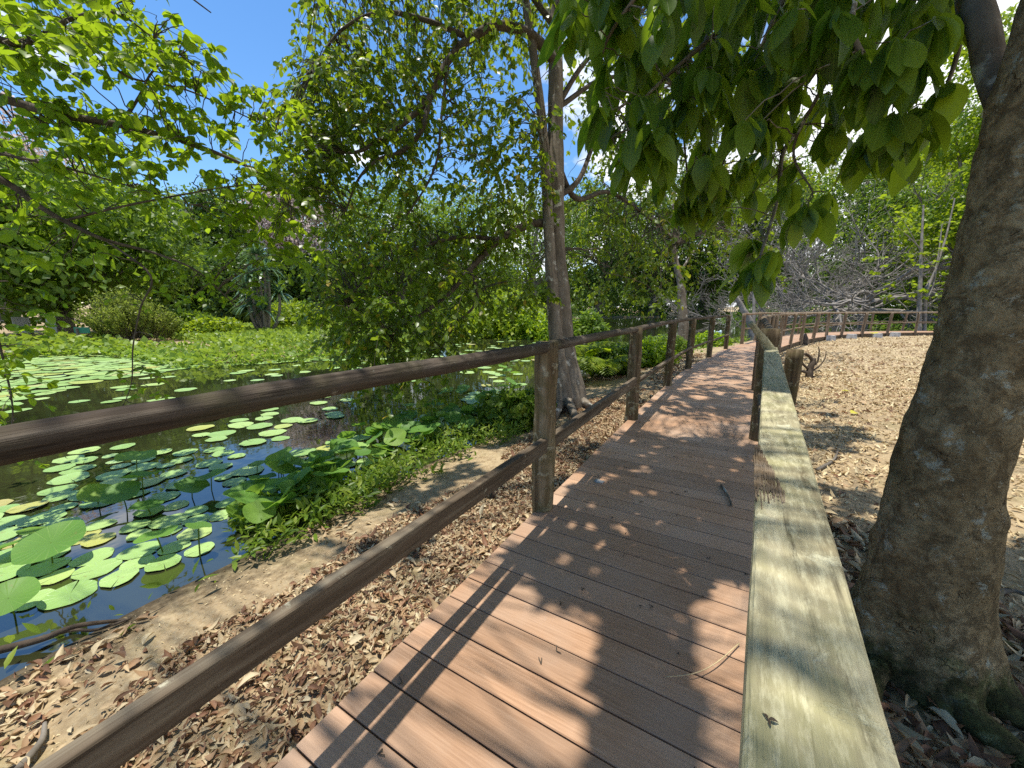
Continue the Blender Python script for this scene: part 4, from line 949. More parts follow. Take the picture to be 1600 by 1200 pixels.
for _ in range(420):
    a = rng.uniform(0, 2 * PI); r_ = rng.uniform(0, 1) ** .6; p = q + RT * (math.cos(a) * r_ * 1.5) + FW * (math.sin(a) * r_ * 1.1) + UP * rng.uniform(0, .5)
    hh = (1.0 + 1.5 * vnoise(np.array([[p[0] * .9, p[1] * .9, .7]]), 61)[0]) * (1.15 - .45 * r_ ** 2) * rng.uniform(.6, 1.1)
    S.add(p, RT * (math.cos(a) * r_ * .8 + rng.normal(0, .25)) + FW * math.sin(a) * r_ * .6 + UP * 1.3, hh, 44, .13, .16, .7, .6, .012)
obj('foliage', S.leaves(LEAF_S, .8), M['leaf_olive'], fb); obj('stem', S.tw, M['bark_twig'], fb)
far_shrub(320, 23, 1.6, 2.6, 'low green shrub between the yellow-green shrub and the screw palm', 'leaf_green')
far_shrub(345, 21, .9, 2.6, 'low lime bush in the marsh before the screw palm', 'leaf_lime')
far_shrub(480, 29, 1.7, 5.0, 'low lime bush right of the screw palm', 'leaf_lime')
far_shrub(790, 27, 5.2, 7.0, 'bright green bush across the water left of the twin stems', 'leaf_lime', .26, 330, 28)
far_shrub(740, 27, 3.0, 4.0, 'green bush across the water behind the drooping boughs', 'leaf_green', .24)
far_shrub(835, 24, 3.2, 3.2, 'thin twiggy bush close behind the twin stems', 'leaf_bright', .2, 160)
far_shrub(640, 34, 3.0, 5.0, 'dark bush across the water behind the lowest hanging leaves', 'leaf_green', .24)
far_shrub(910, 22, 3.4, 2.6, 'leafy bush right of the twin stems', 'leaf_green', .2)
far_shrub(1490, 38, 3.2, 6, 'bright bush beside the end of the far walk', 'leaf_lime', .25)
far_shrub(1555, 34, 3.0, 6, 'bright bush beyond the big trunk at the end of the far walk', 'leaf_green', .25)
# screw palm: rosettes of stiff sword leaves
q = place(425, 24); pal = thing('screw_palm', q, 'spiky dark screw palm with sword-leaf rosettes standing in the marsh', 'palm')
heads = [(0, 0, 4.5), (-.9, .2, 3.6), (.9, -.2, 3.5), (-.4, -.6, 2.5), (1.3, .3, 2.3), (.4, -.7, 3.2), (-1.2, 0, 2.1), (.2, -.8, 1.7), (-.2, .6, 3.9), (1.0, -.5, 1.4)]
mb, mt = MB(), MB()
for hx, hy, hz in heads:
    c = q + np.array([hx, hy, hz]) * 1.05; tube(mt, curve(q - (0, 0, .2), c, 8, (hx * .3, hy * .3, -.2)), np.linspace(.12, .07, 8), 7, .1, 3, 5, False)
    for _ in range(46):
        a = rng.uniform(0, 2 * PI); e = rng.uniform(-.25, 1.3); d = np.array([math.cos(a) * math.cos(e), math.sin(a) * math.cos(e), math.sin(e)]); ln = rng.uniform(.9, 1.4)
        t = np.linspace(0, 1, 5)[:, None]; P = c + d * ln * t - np.array([0, 0, .55 * ln]) * t ** 2.2 * math.cos(e); s = unit(np.cross(d, UP)) * .06 * np.array([.7, 1, .9, .6, .05])[:, None]
        V = np.stack([P - s, P + s], 1).reshape(-1, 3); mb.add(V, [(2 * i, 2 * i + 1, 2 * i + 3, 2 * i + 2) for i in range(4)])
obj('sword_foliage', mb, M['leaf_sword'], pal); obj('stem', mt, M['bark_far'], pal)
# fern with arching fronds
def fern(px, py, label, n, ln, mat='leaf_lime', z=-.3, e0=.5, az=None, wid=.16):
    q = gp(at(px, py, z)); root = thing('fern', q, label, 'fern', 'ferns on the bank')
    for i in range(n):
        a = (2 * PI * i / n + rng.uniform(-.3, .3)) if az is None else rng.uniform(*az); e = rng.uniform(e0, 1.3); L_ = ln * rng.uniform(.75, 1.15); d = np.array([math.cos(a) * math.cos(e), math.sin(a) * math.cos(e), math.sin(e)])
        t = np.linspace(0, 1, 26)[:, None]; P = q + d * L_ * t - np.array([0, 0, .62 * L_]) * t ** 2; mb = MB(); tube(mb, P, np.linspace(.008, .002, 26), 4, cap=False)
        T = unit(np.gradient(P, axis=0)); s = unit(np.cross(T, UP)); w = wid * L_ * np.sin(PI * np.clip(t[:, 0] * .93 + .07, 0, 1)) ** .7
        for sg in (-1, 1):
            leaves(mb, P[3:], (s * sg + T * .45 - np.array([0, 0, .25]))[3:], np.cross(s, T)[3:] * 1.0 + UP * .2, w[3:] * 1.3, LEAF_M, .42)
        obj('frond', mb, M[mat], root)
fern(925, 588, 'large bright fern with long arching fronds behind the left railing', 24, 2.3, e0=.75)
fern(905, 560, 'second bright fern half hidden behind the twin-stemmed tree', 12, 1.5)
# ------------------------------------------------------------------ water lilies and lotus
def pad_mesh(seed, n=26):
    r = np.random.default_rng(seed); a0 = .035; a = np.linspace(a0, 2 * PI - a0, n)
    rad = 1 + .05 * np.sin(3 * a + r.uniform(0, 6)) + .03 * np.sin(7 * a + r.uniform(0, 6)); mb = MB()
    V = [(0.02, 0, .0)]
    for q, h in ((.45, .004), (.9, .006), (1.0, .02 + .02 * r.uniform())):
        V += [(q * s * math.cos(t) , q * s * math.sin(t), h + (.012 * math.sin(5 * t + seed) if q > .8 else 0)) for s, t in zip(rad, a)]
    F3 = [(0, 1 + i, 2 + i) for i in range(n - 1)]; F4 = []
    for k_ in range(2):
        b = 1 + k_ * n; F4 += [(b + i, b + n + i, b + n + i + 1, b + i + 1) for i in range(n - 1)]
    return np.array(V, float), np.array(F3), np.array(F4)
PADS = [pad_mesh(s) for s in range(5)]
pad_me = []
for s, (V, F3, F4) in enumerate(PADS):
    o = obj('lily_pad', MB().join(V, [F3, F4]), M['pad']); pad_me.append(o.data); bpy.data.objects.remove(o)
pts = []
def scatter(n, poly, rmin, rmax, tight=.8):
    poly = np.array(poly, float); x0, y0 = poly.min(0); x1, y1 = poly.max(0); c = 0; tries = 0
    while c < n and tries < n * 60:
        tries += 1; x, y = rng.uniform(x0, x1), rng.uniform(y0, y1); ins = False
        for i in range(len(poly)):
            a, b = poly[i], poly[(i + 1) % len(poly)]
            if (a[1] > y) != (b[1] > y) and x < a[0] + (y - a[1]) / (b[1] - a[1]) * (b[0] - a[0]): ins = not ins
        if not ins: continue
        p = at(x, y, WZ); r = rng.uniform(rmin, rmax)
        if float(lake_sd(np.array(p[0]), np.array(p[1]))) > -r - .15: continue
        if any((p[0] - q[0]) ** 2 + (p[1] - q[1]) ** 2 < (tight * (r + q[2])) ** 2 for q in pts): continue
        pts.append((p[0], p[1], r, float(np.linalg.norm(p - CAM)))); c += 1
scatter(26, [(-60, 790), (60, 780), (180, 820), (170, 880), (60, 900), (-60, 930)], .09, .165)
scatter(38, [(130, 700), (330, 690), (420, 730), (400, 800), (250, 850), (140, 820)], .08, .165)
scatter(34, [(300, 640), (560, 600), (560, 640), (430, 690), (310, 720)], .11, .18)
scatter(14, [(230, 840), (350, 800), (340, 860), (120, 930), (40, 960), (60, 900)], .08, .15)
scatter(40, [(400, 720), (520, 690), (700, 640), (800, 560), (820, 600), (690, 680), (560, 730)], .11, .17)
scatter(38, [(0, 640), (40, 610), (560, 555), (570, 600), (330, 650), (100, 690)], .13, .22)
scatter(16, [(80, 730), (150, 700), (140, 790), (60, 780)], .12, .18)
near_n = len(pts)
scatter(230, [(-20, 575), (-20, 552), (200, 556), (330, 552), (540, 548), (560, 562), (330, 572), (120, 600), (0, 640)], .17, .34, .75)
scatter(60, [(540, 560), (860, 520), (860, 560), (700, 600), (560, 590)], .15, .26)
pts.sort(key=lambda q: -(q[2] / q[3]))
for q in pts[:290]:
    o = bpy.data.objects.new('lily_pad', pad_me[rng.integers(5)]); col.objects.link(o); o.location = (q[0], q[1], WZ + rng.uniform(.004, .012)); o.scale = (q[2], q[2] * rng.uniform(.88, 1.0), q[2] * .8)
    o.rotation_euler = (rng.normal(0, .015), rng.normal(0, .015), rng.uniform(0, 6.28)); tag(o, 'round pale green lily pad lying flat on the pond', 'lily pad', 'lily pads floating on the pond')
mb = MB()
for q in pts[290:]:
    V, F3, F4 = PADS[rng.integers(5)]; a = rng.uniform(0, 6.28); c, s_ = math.cos(a), math.sin(a)
    W_ = V * q[2]; W_ = np.stack([W_[:, 0] * c - W_[:, 1] * s_ + q[0], W_[:, 0] * s_ + W_[:, 1] * c + q[1], W_[:, 2] + WZ + .006], -1); mb.join(W_, [F3, F4])
tag(obj('far_lily_pads', mb, M['pad_far']), 'far lily pads crowding the water along the opposite shore', 'lily pads', None, 'stuff')

def lotus_blade(seed, n=24, cup=.16, wave=.07):
    r = np.random.default_rng(seed); a = np.linspace(0, 2 * PI, n, endpoint=False); V = [(0, 0, 0)]
    ph = r.uniform(0, 6, 3); tilt = r.uniform(0, 6)
    for q in (.25, .55, .82, 1.0):
        for t in a:
            w = 1 + .05 * math.sin(4 * t + ph[0]); z = cup * q * q + wave * q * q * (math.sin(3 * t + ph[1]) + .6 * math.sin(5 * t + ph[2]))
            V.append((q * w * math.cos(t), q * w * math.sin(t), z))
    F3 = [(0, 1 + i, 1 + (i + 1) % n) for i in range(n)]; F4 = []
    for k_ in range(3):
        b = 1 + k_ * n; F4 += [(b + i, b + n + i, b + n + (i + 1) % n, b + (i + 1) % n) for i in range(n)]
    return np.array(V, float), np.array(F3), np.array(F4)
lot_me = []
for s in range(6):
    V, F3, F4 = lotus_blade(s, 24, .10 + .05 * (s % 3), .05 + .03 * (s % 2)); o = obj('blade', MB().join(V, [F3, F4]), M['lotus']); lot_me.append(o.data); bpy.data.objects.remove(o)
mb = MB(); tube(mb, curve((0, 0, 0), (0, 0, -1), 8, (.05, .03, 0)), .012, 6, .15, 2, 6); o = obj('stem', mb, M['weed']); stem_me = o.data; bpy.data.objects.remove(o)
def lotus(px, py, h, r, label='lotus leaf standing above the water on a thin stem', group='lotus leaves held above the water', tilt=.3, z=WZ):
    q = at(px, py, z + h); t = bpy.data.objects.new('lotus_leaf', None); col.objects.link(t); t.location = q; tag(t, label, 'lotus leaf', group)
    b = bpy.data.objects.new('blade', lot_me[rng.integers(6)]); col.objects.link(b); b.parent = t; b.scale = (r, r, r); b.rotation_euler = (rng.normal(0, tilt), rng.normal(0, tilt), rng.uniform(0, 6.28))
    s = bpy.data.objects.new('stem', stem_me); col.objects.link(s); s.parent = t; s.scale = (.4, .4, h + .5); s.rotation_euler = (0, 0, rng.uniform(0, 6.28)); return t
G1 = None
lotus(213, 716, .30, .15, 'lime lotus leaf just under the dark pole rail, higher of the upright pair', G1, .12); lotus(222, 745, .24, .16, 'lime lotus leaf just below the highest upright lotus leaf', G1, .12)
lotus(80, 848, .16, .19, 'broad curled lotus leaf nearest the left edge among floating pads', G1, .35); lotus(310, 822, .24, .075, 'small dark lotus leaf on a bare stem near the muddy edge', G1, .15)
lotus(12, 935, .12, .13, 'dull lotus leaf lowest in the pond near the sunken branch', G1, .2); lotus(245, 838, .14, .12, 'tilted lotus leaf among the pads between the broad curled leaf and the bare-stemmed one', G1, .4)
for _ in range(60):
    t = rng.uniform(); x = 375 + 175 * t + rng.normal(0, 14); y = 795 - 95 * t + rng.normal(0, 22)
    if float(lake_sd(*[np.array(v) for v in at(x, y, WZ + .2)[:2]])) < -.12: lotus(x, y, rng.uniform(.06, .24), rng.uniform(.09, .16))
for _ in range(95):
    t = rng.uniform(); x = 560 + 260 * t + rng.normal(0, 20); y = 700 - 100 * t + rng.normal(0, 24)
    if float(lake_sd(*[np.array(v) for v in at(x, y, WZ + .2)[:2]])) < -.1: lotus(x, y, rng.uniform(.06, .24), rng.uniform(.09, .16))
for x, y in ((190, 770), (150, 772), (60, 830), (20, 850), (230, 790), (300, 760), (330, 745)): lotus(x, y, rng.uniform(.08, .16), rng.uniform(.10, .15))

# weeds along the edge, marsh and far-bank green: one mass each
def cover_leaves(n, test, z0, hmin, hmax, L0, L1, up=.8, wr=.7, tpl=LEAF_M, bounds=None):
    x0, x1, y0, y1 = bounds; X = rng.uniform(x0, x1, n); Y = rng.uniform(y0, y1, n); m = test(X, Y); X, Y = X[m], Y[m]; n = len(X)
    P = np.stack([X, Y, np.maximum(ground_z(X, Y), WZ - .02) + z0 + rng.uniform(hmin, hmax, n)], -1)
    D = rdir(n); D[:, 2] = np.abs(D[:, 2]) * up; return P, D, unit(np.stack([rng.normal(0, .5, n), rng.normal(0, .5, n), np.ones(n)], -1)), rng.uniform(L0, L1, n)
mb = MB()
def sd(X, Y): return lake_sd(X, Y)
def patch(cx, cy_, r): return lambda X, Y: ((X - cx) ** 2 + (Y - cy_) ** 2 < (r * (.6 + .8 * vnoise(np.stack([X * 3, Y * 3, X * 0], -1), 4))) ** 2)
for px, py, r, n in ((470, 800, .32, 700), (520, 780, .34, 800), (555, 765, .28, 500), (430, 830, .22, 350), (640, 735, .3, 500), (700, 705, .32, 500), (760, 680, .4, 900), (790, 650, .5, 900), (840, 635, .5, 700), (600, 750, .25, 350), (395, 850, .15, 160), (690, 690, .3, 500), (720, 715, .2, 200), (60, 1015, .10, 60), (200, 965, .08, 50), (300, 915, .12, 80), (340, 890, .10, 80), (150, 985, .07, 30)):
    c = at(px, py, -.38); mb_args = cover_leaves(n * 5, patch(c[0], c[1], r * 1.25), 0, .0, .19, .04, .12, 1.0, .6, LEAF_M, (c[0] - 1, c[0] + 1, c[1] - 1, c[1] + 1)); leaves(mb, *mb_args, LEAF_M, .6)
tag(obj('bank_weeds', mb, M['weed']), 'low green weeds growing along the muddy edge of the pond', 'weeds', None, 'stuff')
mb = MB()
marsh = lambda X, Y: (sd(X, Y) > -1.3) & (sd(X, Y) < np.where((X < -19) & (Y < 8), .8, 13)) & (X < -12)
leaves(mb, *cover_leaves(80000, marsh, 0, 0, .32, .09, .24, 1.0, .8, LEAF_S, (-34, -12, 3, 34)), LEAF_S, 1.5)
leaves(mb, *cover_leaves(9000, lambda X, Y: (sd(X, Y) > -.8) & (sd(X, Y) < 3.5), 0, 0, .4, .16, .34, 1.0, .8, LEAF_S, (-32, -20, -12, 6)), LEAF_S, 1.5)
tag(obj('marsh_plants', mb, M['marsh']), 'bright green water plants filling the marsh on the far shore', 'water plants', None, 'stuff')
DK = np.concatenate([LS[::12], RS[::12]])
def off(X, Y, d): return np.array([np.min(np.hypot(DK[:, 0] - x, DK[:, 1] - y)) > d for x, y in zip(X, Y)]) if len(X) else np.zeros(0, bool)
mb = MB()
leaves(mb, *cover_leaves(26000, lambda X, Y: (sd(X, Y) > -.4) & (sd(X, Y) < 16) & ((Y > 60) | (X < -15) | (X > 30)), 0, 0, .5, .3, .7, 1.0, .8, LEAF_S, (-60, 60, 24, 120)), LEAF_S, 1.2)
leaves(mb, *cover_leaves(5000, lambda X, Y: (sd(X, Y) > -.3) & (sd(X, Y) < 1.6) & (X < .5) & off(X, Y, .75), 0, 0, .25, .08, .2, 1.0, .8, LEAF_S, (-4.5, 6, 12.5, 36)), LEAF_S, 1.2)
leaves(mb, *cover_leaves(2500, lambda X, Y: (X > 12) & (X < 60) & off(X, Y, 3.0), 0, 0, .4, .3, .6, 1.0, .8, LEAF_S, (12, 60, 30, 60)), LEAF_S, 1.2)
tag(obj('grass', mb, M['weed']), 'rough grass and low growth along the far lake shore', 'grass', None, 'stuff')

# ------------------------------------------------------------------ leaf litter
def litter(n, x0, x1, y0, y1, test, L0, L1, dens=None, lift=.02):
    X = rng.uniform(x0, x1, n); Y = rng.uniform(y0, y1, n); m = test(X, Y); X, Y = X[m], Y[m]; n = len(X)
    P = np.stack([X, Y, ground_z(X, Y) + rng.uniform(.004, lift, n)], -1); a = rng.uniform(0, 6.28, n)
    D = np.stack([np.cos(a), np.sin(a), rng.normal(.05, .22, n)], -1); Nn = unit(np.stack([rng.normal(0, .35, n), rng.normal(0, .35, n), np.where(rng.uniform(size=n) < .7, 1., -1.)], -1))
    P[:, 2] += np.abs(D[:, 2]) * .02; return P, D, Nn, rng.uniform(L0, L1, n)
def dens(X, Y, lo, hi, s=1.6, seed=9): return rng.uniform(size=X.shape) < np.clip((vnoise(np.stack([X * s, Y * s, X * 0], -1), seed) - lo) / (hi - lo), 0, 1)
def lay(mb, a, tpl=LEAF_D, w0=.6, w1=1.15): leaves(mb, *a, tpl, rng.uniform(w0, w1, len(a[0])))
mb = MB(); near = lambda X, Y: (X > -1.95 - .3 * vnoise(np.stack([Y * 1.6, X * 0, X * 0], -1), 31)) & (X < -1.035)
lay(mb, litter(17000, -2.3, -1.0, -1.2, 6.5, near, .02, .058))
lay(mb, litter(900, -2.3, -1.0, -1.2, 6.5, near, .055, .095, lift=.03))
lay(mb, litter(12000, -2.3, -1.0, -1.2, 6.5, near, .012, .034), LEAF_DRY)
lay(mb, litter(4200, -2.9, -1.8, -1.4, 2.2, lambda X, Y: (sd(X, Y) > .12) & dens(X + .35 * Y, Y, .40, .75, 1.3, 19), .025, .085))
lay(mb, litter(2600, -3.0, -1.8, 1.5, 8, lambda X, Y: (sd(X, Y) > .1) & dens(X, Y, .5, .85, 1.3, 29), .025, .07))
lay(mb, litter(6500, -3.3, -.7, 5.5, 15, lambda X, Y: (sd(X, Y) > .1) & (X < np.interp(Y, LS[:, 1], LS[:, 0])) & dens(X, Y, .3, .6), .04, .10))
lay(mb, litter(11000, .32, 3.4, -1.0, 4.4, lambda X, Y: (np.hypot(X - BT[0], Y - BT[1]) > .2) & (Y < 3.0 + .6 * np.sin(X * 2 + 1)), .04, .12))
lay(mb, litter(8000, .32, 3.4, -1.0, 4.4, lambda X, Y: (np.hypot(X - BT[0], Y - BT[1]) > .2) & (Y < 3.2 + .6 * np.sin(X * 2 + 1)), .015, .04), LEAF_DRY)
tag(obj('leaf_litter', mb, M['litter']), 'brown and tan fallen leaves lying thick beside the deck', 'leaf litter', None, 'stuff')
mb = MB()
rd = lambda Y: np.interp(Y, RS[:, 1], RS[:, 0])
lay(mb, litter(34000, .32, 7, 2.6, 12, lambda X, Y: (X > rd(Y) + .03) & dens(X, Y, -.1, .5), .014, .065), LEAF_DRY)
lay(mb, litter(26000, .5, 22, 10, 38, lambda X, Y: (X > rd(Y) + .1) & (Y < np.interp(X, RS[:, 0], RS[:, 1])) & dens(X, Y, -.1, .5), .05, .13), LEAF_DRY)
lay(mb, litter(16000, -3.0, -1.0, -1.5, 7, lambda X, Y: (sd(X, Y) > .03) & dens(X, Y, .1, .9, 3), .005, .02, lift=.005), LEAF_DRY)
tag(obj('dry_leaves', mb, M['litter_pale']), 'pale dry leaf crumbs spread over the sunny ground', 'leaf litter', None, 'stuff')
mb = MB()
lay(mb, litter(13000, .4, 9, 3.0, 24, lambda X, Y: (X > rd(Y) + .1) & (Y < np.interp(X, RS[:, 0], RS[:, 1])) & dens(X, Y, .25, .8, .9, 5), .03, .11))
tag(obj('fallen_leaves', mb, M['litter']), 'brown leaves strewn over the sunny ground right of the walk', 'leaf litter', None, 'stuff')
# tiny flower stalks fallen on the boards
mb = MB(); n = 150; X = rng.uniform(-.95, .25, n); Y = rng.uniform(.3, 9, n); a = rng.uniform(0, 6.28, n)
for x, y, b in zip(X, Y, a):
    for _ in range(rng.integers(1, 4)):
        c = b + rng.normal(0, .7); l = rng.uniform(.008, .026); p = np.array([x, y, .0035]); tube(mb, curve(p, p + np.array([math.cos(c) * l, math.sin(c) * l, rng.uniform(0, .004)]), 3), .0018, 4)
tag(obj('debris', mb, M['bark_twig']), 'tiny dark flower stalks scattered on the deck boards', 'debris', None, 'stuff')

# single things lying about
def one_leaf(px, py, z, L_, label, mat, name='fallen_leaf', wr=1.3, ground=True):
    q = at(px, py, z)
    if ground: q[2] = float(ground_z(q[0], q[1])) + .035
    a = rng.uniform(0, 6.28); mb = leaves(MB(), [q], [(math.cos(a), math.sin(a), .15)], [(rng.normal(0, .2), rng.normal(0, .2), 1)], L_, LEAF_L, wr)
    tag(obj(name, mb, M[mat], loc=q), label, 'leaf')
one_leaf(1362, 520, .05, .55, 'bright yellow leaf lying on the edge of the far walk', 'leaf_yellow', ground=False, wr=1.6)
one_leaf(1328, 616, -.2, .13, 'yellow leaf lying on the sunny ground below the dark stump', 'leaf_yellow')
one_leaf(1340, 632, -.2, .16, 'rust brown leaf lying below the yellow leaf on the sunny ground', 'litter')
one_leaf(1418, 612, -.2, .17, 'rust brown leaf lying on sunny ground nearest the big trunk', 'litter')
one_leaf(1328, 652, -.2, .15, 'yellowish leaf lying at the edge of the shade right of the plank', 'leaf_yellow')
q = at(936, 752, .004); mb = MB(); th = np.linspace(0, 2 * PI, 14, endpoint=False)  # white dropping on the boards, built as a small flat blob
V = [(q[0], q[1], .014)] + [(q[0] + .038 * (1 + .3 * math.sin(3 * t)) * math.cos(t), q[1] + .03 * (1 + .25 * math.sin(2 * t + 1)) * math.sin(t), .006 + .006 * math.sin(4 * t)) for t in th] + [(q[0] + .036 * math.cos(t), q[1] + .028 * math.sin(t), .001) for t in th]
mb.join(V, [np.array([(0, 1 + i, 1 + (i + 1) % 14) for i in range(14)]), np.array([(1 + i, 15 + i, 15 + (i + 1) % 14, 1 + (i + 1) % 14) for i in range(14)])])
tag(obj('white_dropping', mb, M['white_paint'], loc=q), 'small white petal lying on the deck near the first post', 'dropping')
mb = MB(); a, b = at(1127, 758, .008), at(1143, 790, .008); tube(mb, curve(a, b, 7, (.01, .0, .004)), np.array([.009, .008, .008, .008, .007, .007, .006]), 7, .15, 3, 30)
tag(obj('fallen_stick', mb, M['bark_mid'], loc=a), 'short greenish stick lying on the deck boards', 'stick')
mb = MB(); Q = catmull3([at(1155, 1005, .01), at(1120, 1035, .02), at(1085, 1052, .02), at(1040, 1058, .008)], 6); tube(mb, Q, np.linspace(.0025, .0012, len(Q)), 5)
tag(obj('dry_grass_stem', mb, M['litter_pale'], loc=Q[0]), 'thin pale dry stem curling across the shaded deck boards', 'stem')
mb = MB(); Q = catmull3([at(-60, 1030, WZ + .03), at(60, 1000, WZ + .05), at(120, 978, WZ + .10), at(200, 968, WZ + .03)], 8); tube(mb, Q, np.linspace(.022, .008, len(Q)), 7, .2, 5, 9)
Q2 = catmull3([at(40, 1005, WZ + .04), at(110, 985, WZ + .02), at(150, 984, WZ + .03), at(205, 966, WZ + .05)], 6); tube(mb, Q2, np.linspace(.012, .006, len(Q2)), 6, .2, 5, 9)
tag(obj('fallen_branch', mb, M['bark_stump'], loc=Q[0]), 'dark wet branch lying along the water edge at the lower left', 'branch')
for n, (pp, lb) in enumerate((([(20, 1170), (55, 1125), (60, 1095)], 'crooked grey stick lying in the leaf litter at the lower left corner'), ([(1540, 950), (1575, 940), (1610, 955)], 'dark stick lying in the shade right of the big trunk'), ([(1275, 745), (1300, 730), (1308, 712)], 'thin grey stick lying in the shaded leaves right of the plank'))):
    Q = np.array([gp(at(x, y, -.22)) + (0, 0, .03) for x, y in pp]); Q = catmull3(Q, 5); mb = MB(); tube(mb, Q, np.linspace(.016, .007, len(Q)), 7, .2, n, 20); tag(obj('fallen_stick', mb, M['bark_far'], loc=Q[0]), lb, 'stick')
q = at(1200, 1125, .952); mb = MB(); leaves(mb, [q, q, q], [(1, .3, .3), (-.6, 1, .2), (.2, -1, .5)], [(0, 0, 1), (.3, 0, 1), (0, .4, 1)], [.008, .007, .006], LEAF_D, 1.0)  # dark speck on the plank, kind unknown, built from curled flakes
tag(obj('dark_speck', mb, M['bark_stump'], loc=q), 'tiny dark speck of debris lying on the flat plank rail', 'bark chip')
# stump with prongs and the broken stub by the walk
q = gp(at(1262, 592, -.22)); st = thing('tree_stump', q, 'dark snapped stump with crooked prongs beside the plank railing', 'stump'); mb = MB()
d = float((q - CAM) @ CF)
tube(mb, catmull3([q - (0, 0, .12), dep(1264, 588, d), dep(1266, 576, d), dep(1270, 566, d), dep(1272, 560, d)], 5), np.linspace(.085, .045, 21), 10, .3, 3, 9)
obj('trunk', mb, M['bark_stump'], st); mb = MB()
for pts_, r0, r1 in (([(1266, 578), (1258, 572), (1253, 566), (1250, 552)], .035, .018), ([(1264, 584), (1252, 580), (1245, 586), (1240, 592)], .035, .018), ([(1270, 566), (1264, 556), (1257, 553), (1252, 557)], .04, .022), ([(1268, 572), (1277, 566), (1280, 550), (1279, 542)], .025, .010), ([(1267, 580), (1278, 574), (1288, 562), (1291, 550)], .022, .008), ([(1265, 588), (1275, 590), (1286, 595)], .03, .012), ([(1262, 590), (1254, 594), (1246, 597)], .03, .012)):
    Q = catmull3([dep(*p, d) for p in pts_], 4); tube(mb, Q, np.linspace(r0, r1, len(Q)), 7, .3, 5, 12)
obj('prong', mb, M['bark_stump'], st)
q = gp(at(1256, 543, -.3)); st = thing('tree_stump', q, 'broken pointed stub standing right against the start of the curved walk', 'stump'); d = float((q - CAM) @ CF); mb = MB()
tube(mb, catmull3([q - (0, 0, .1), dep(1257, 535, d), dep(1258, 526, d), dep(1259, 521, d)], 4), np.linspace(.26, .03, 13), 8, .3, 9, 5); obj('trunk', mb, M['bark_stump'], st)
mb = MB(); tube(mb, catmull3([dep(1247, 546, d), dep(1252, 534, d), dep(1257, 522, d)], 4), np.linspace(.05, .02, 9), 6, .1, 2, 5); obj('prong', mb, M['bark_dead'], st)
# weeds in front of the stub
# furniture on the far bank
q = place(62, 18.6); ch = thing('garden_chair', q, 'white wooden chair on the shady far bank', 'chair'); X_, Y_ = RT * 1.0, FW * -1.0
def ob(name, c, hx, hy, hz, mat, root, rx=None): mb = MB(); box(mb, np.asarray(root.location) + X_ * c[0] + Y_ * c[1] + UP * c[2], X_ * hx, Y_ * hy, UP * hz if rx is None else unit(UP - Y_ * rx) * hz); return obj(name, mb, M[mat], root, False)
ob('seat', (0.25, 0, .45), .38, .32, .03, 'white_paint', ch); ob('backrest', (-.18, 0, .80), .03, .32, .34, 'white_paint', ch)
for sx in (-.12, .6):
    for sy in (-.27, .27): ob('leg', (sx - .0, sy, .21), .03, .03, .21, 'bark_stump', ch)
q = place(101, 18.0); wp = thing('wooden_sign', q, 'tall narrow white board standing beside the green sign', 'sign'); ob('panel', (0, 0, .62), .2, .02, .46, 'white_paint', wp); ob('leg', (0, .05, .1), .04, .02, .3, 'bark_stump', wp)
q = place(146, 17.2); gs = thing('wooden_sign', q, 'small green sign on a brown post by the far water edge', 'sign'); ob('panel', (0, 0, .62), .34, .02, .13, 'green_paint', gs); ob('post', (-.16, .06, .2), .04, .03, .5, 'bark_far', gs)
q = at(1121, 533, WZ); mk = thing('water_marker', q, 'pale blue pipe frame standing in the water behind the left railing', 'marker'); mb = MB(); d = float((q - CAM) @ CF)
for dx in (-5, 5): m_ = MB(); tube(m_, np.linspace(dep(1121 + dx, 536, d), dep(1121 + dx, 516, d), 4), .05, 8); obj('leg', m_, M['blue_paint'], mk)
m_ = MB(); tube(m_, np.linspace(dep(1115, 519, d), dep(1127, 519, d), 4), .05, 8); obj('crossbar', m_, M['blue_paint'], mk)


# ------------------------------------------------------------------ sun, sky, camera
sun = bpy.data.lights.new('sun', 'SUN'); sun.energy = 4.6; sun.angle = math.radians(.53); sun.color = (1, .955, .88)
so = bpy.data.objects.new('sun', sun); col.objects.link(so)
so.rotation_euler = Vector(SUN).to_track_quat('Z', 'Y').to_euler()
w = bpy.data.worlds.new('World'); sc.world = w; w.use_nodes = True; nt = w.node_tree; nt.nodes.clear()
def N(t, **kw):
    x = nt.nodes.new(t)
    for a, b in kw.items(): setattr(x, a, b)
    return x
L = nt.links.new
sky = N('ShaderNodeTexSky', sky_type='NISHITA'); sky.sun_disc = False; sky.sun_elevation = math.asin(SUN[2]); sky.sun_rotation = math.radians(-90)
sky.air_density = 1.0; sky.dust_density = .2; sky.ozone_density = 2.5
hs = N('ShaderNodeHueSaturation'); hs.inputs['Saturation'].default_value = 1.22; hs.inputs['Value'].default_value = 1.0; L(sky.outputs[0], hs.inputs['Color'])
tc = N('ShaderNodeTexCoord'); sep = N('ShaderNodeSeparateXYZ'); L(tc.outputs['Generated'], sep.inputs[0])
def mth(op, a, b=0.0):
    x = N('ShaderNodeMath', operation=op)
    for s_, v in ((x.inputs[0], a), (x.inputs[1], b)):
        if hasattr(v, 'links'): L(v, s_)
        else: s_.default_value = v
    return x.outputs[0]
zz = mth('ADD', mth('MAXIMUM', sep.outputs[2], 0.0), .22)
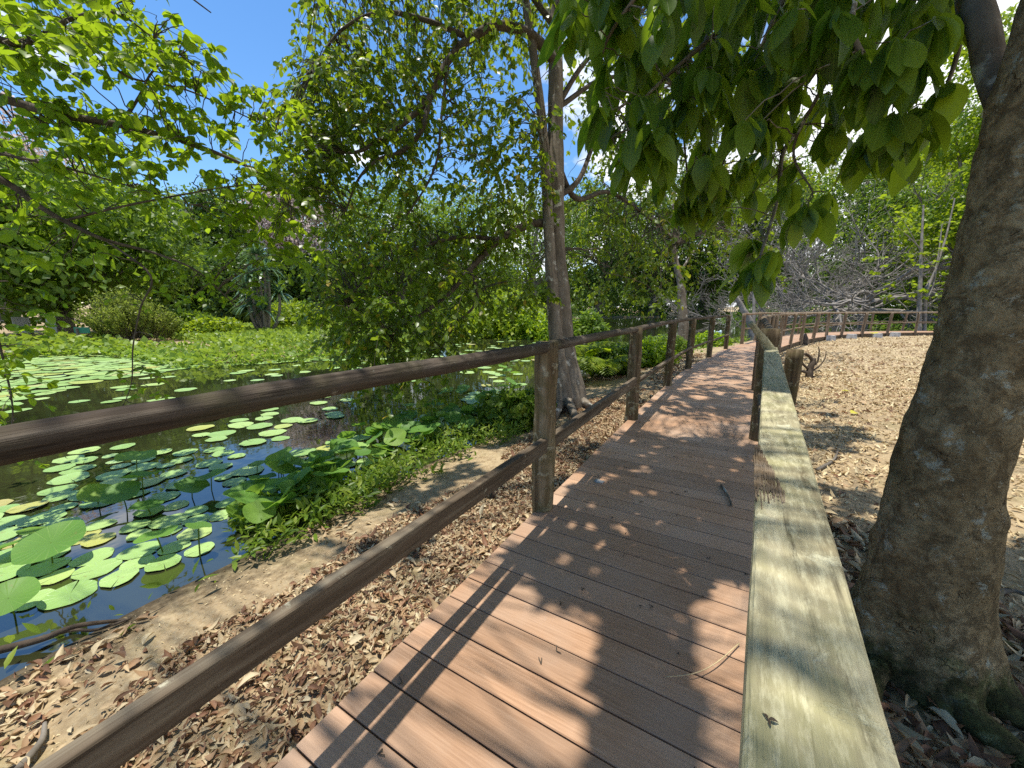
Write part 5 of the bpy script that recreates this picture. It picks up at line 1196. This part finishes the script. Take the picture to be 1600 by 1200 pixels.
cmb = N('ShaderNodeCombineXYZ'); L(mth('DIVIDE', sep.outputs[0], zz), cmb.inputs[0]); L(mth('DIVIDE', sep.outputs[1], zz), cmb.inputs[1]); cmb.inputs[2].default_value = 5.1
nz = N('ShaderNodeTexNoise'); nz.inputs['Scale'].default_value = 1.75; nz.inputs['Detail'].default_value = 9; nz.inputs['Roughness'].default_value = .56; nz.inputs['Distortion'].default_value = .25
L(cmb.outputs[0], nz.inputs['Vector'])
# more cloud low down and towards the right of the view
bias = mth('ADD', mth('MULTIPLY', sep.outputs[2], -.30), mth('MULTIPLY', mth('ADD', mth('MULTIPLY', sep.outputs[0], RT[0]), mth('MULTIPLY', sep.outputs[1], RT[1])), .20))
cr = N('ShaderNodeValToRGB'); cr.color_ramp.elements[0].position = .47; cr.color_ramp.elements[1].position = .58
L(mth('ADD', nz.outputs['Fac'], mth('ADD', bias, .075)), cr.inputs[0])
mx = N('ShaderNodeMix', data_type='RGBA'); L(cr.outputs[0], mx.inputs[0]); L(hs.outputs[0], mx.inputs[6])
SKY = .15
mx.inputs[7].default_value = (.98 / SKY, 1.0 / SKY, 1.04 / SKY, 1)
bg = N('ShaderNodeBackground'); bg.inputs[1].default_value = SKY; L(mx.outputs[2], bg.inputs[0])
wo = N('ShaderNodeOutputWorld'); L(bg.outputs[0], wo.inputs[0])

cam = bpy.data.cameras.new('camera'); cam.sensor_width = 36; cam.lens = FPX / 1600 * 36; cam.clip_start = .05; cam.clip_end = 2000
co = bpy.data.objects.new('camera', cam); col.objects.link(co); co.location = CAM
co.rotation_euler = (PI / 2 - PITCH, 0, YAW)
sc.camera = co
sc.view_settings.view_transform = 'Standard'; sc.view_settings.look = 'None'; sc.view_settings.exposure = 0.5; sc.view_settings.gamma = 1
sc.render.engine = 'CYCLES'
cy = sc.cycles; cy.max_bounces = 6; cy.diffuse_bounces = 3; cy.glossy_bounces = 3; cy.transmission_bounces = 4; cy.transparent_max_bounces = 4
cy.use_denoising = False; cy.sample_clamp_indirect = 6
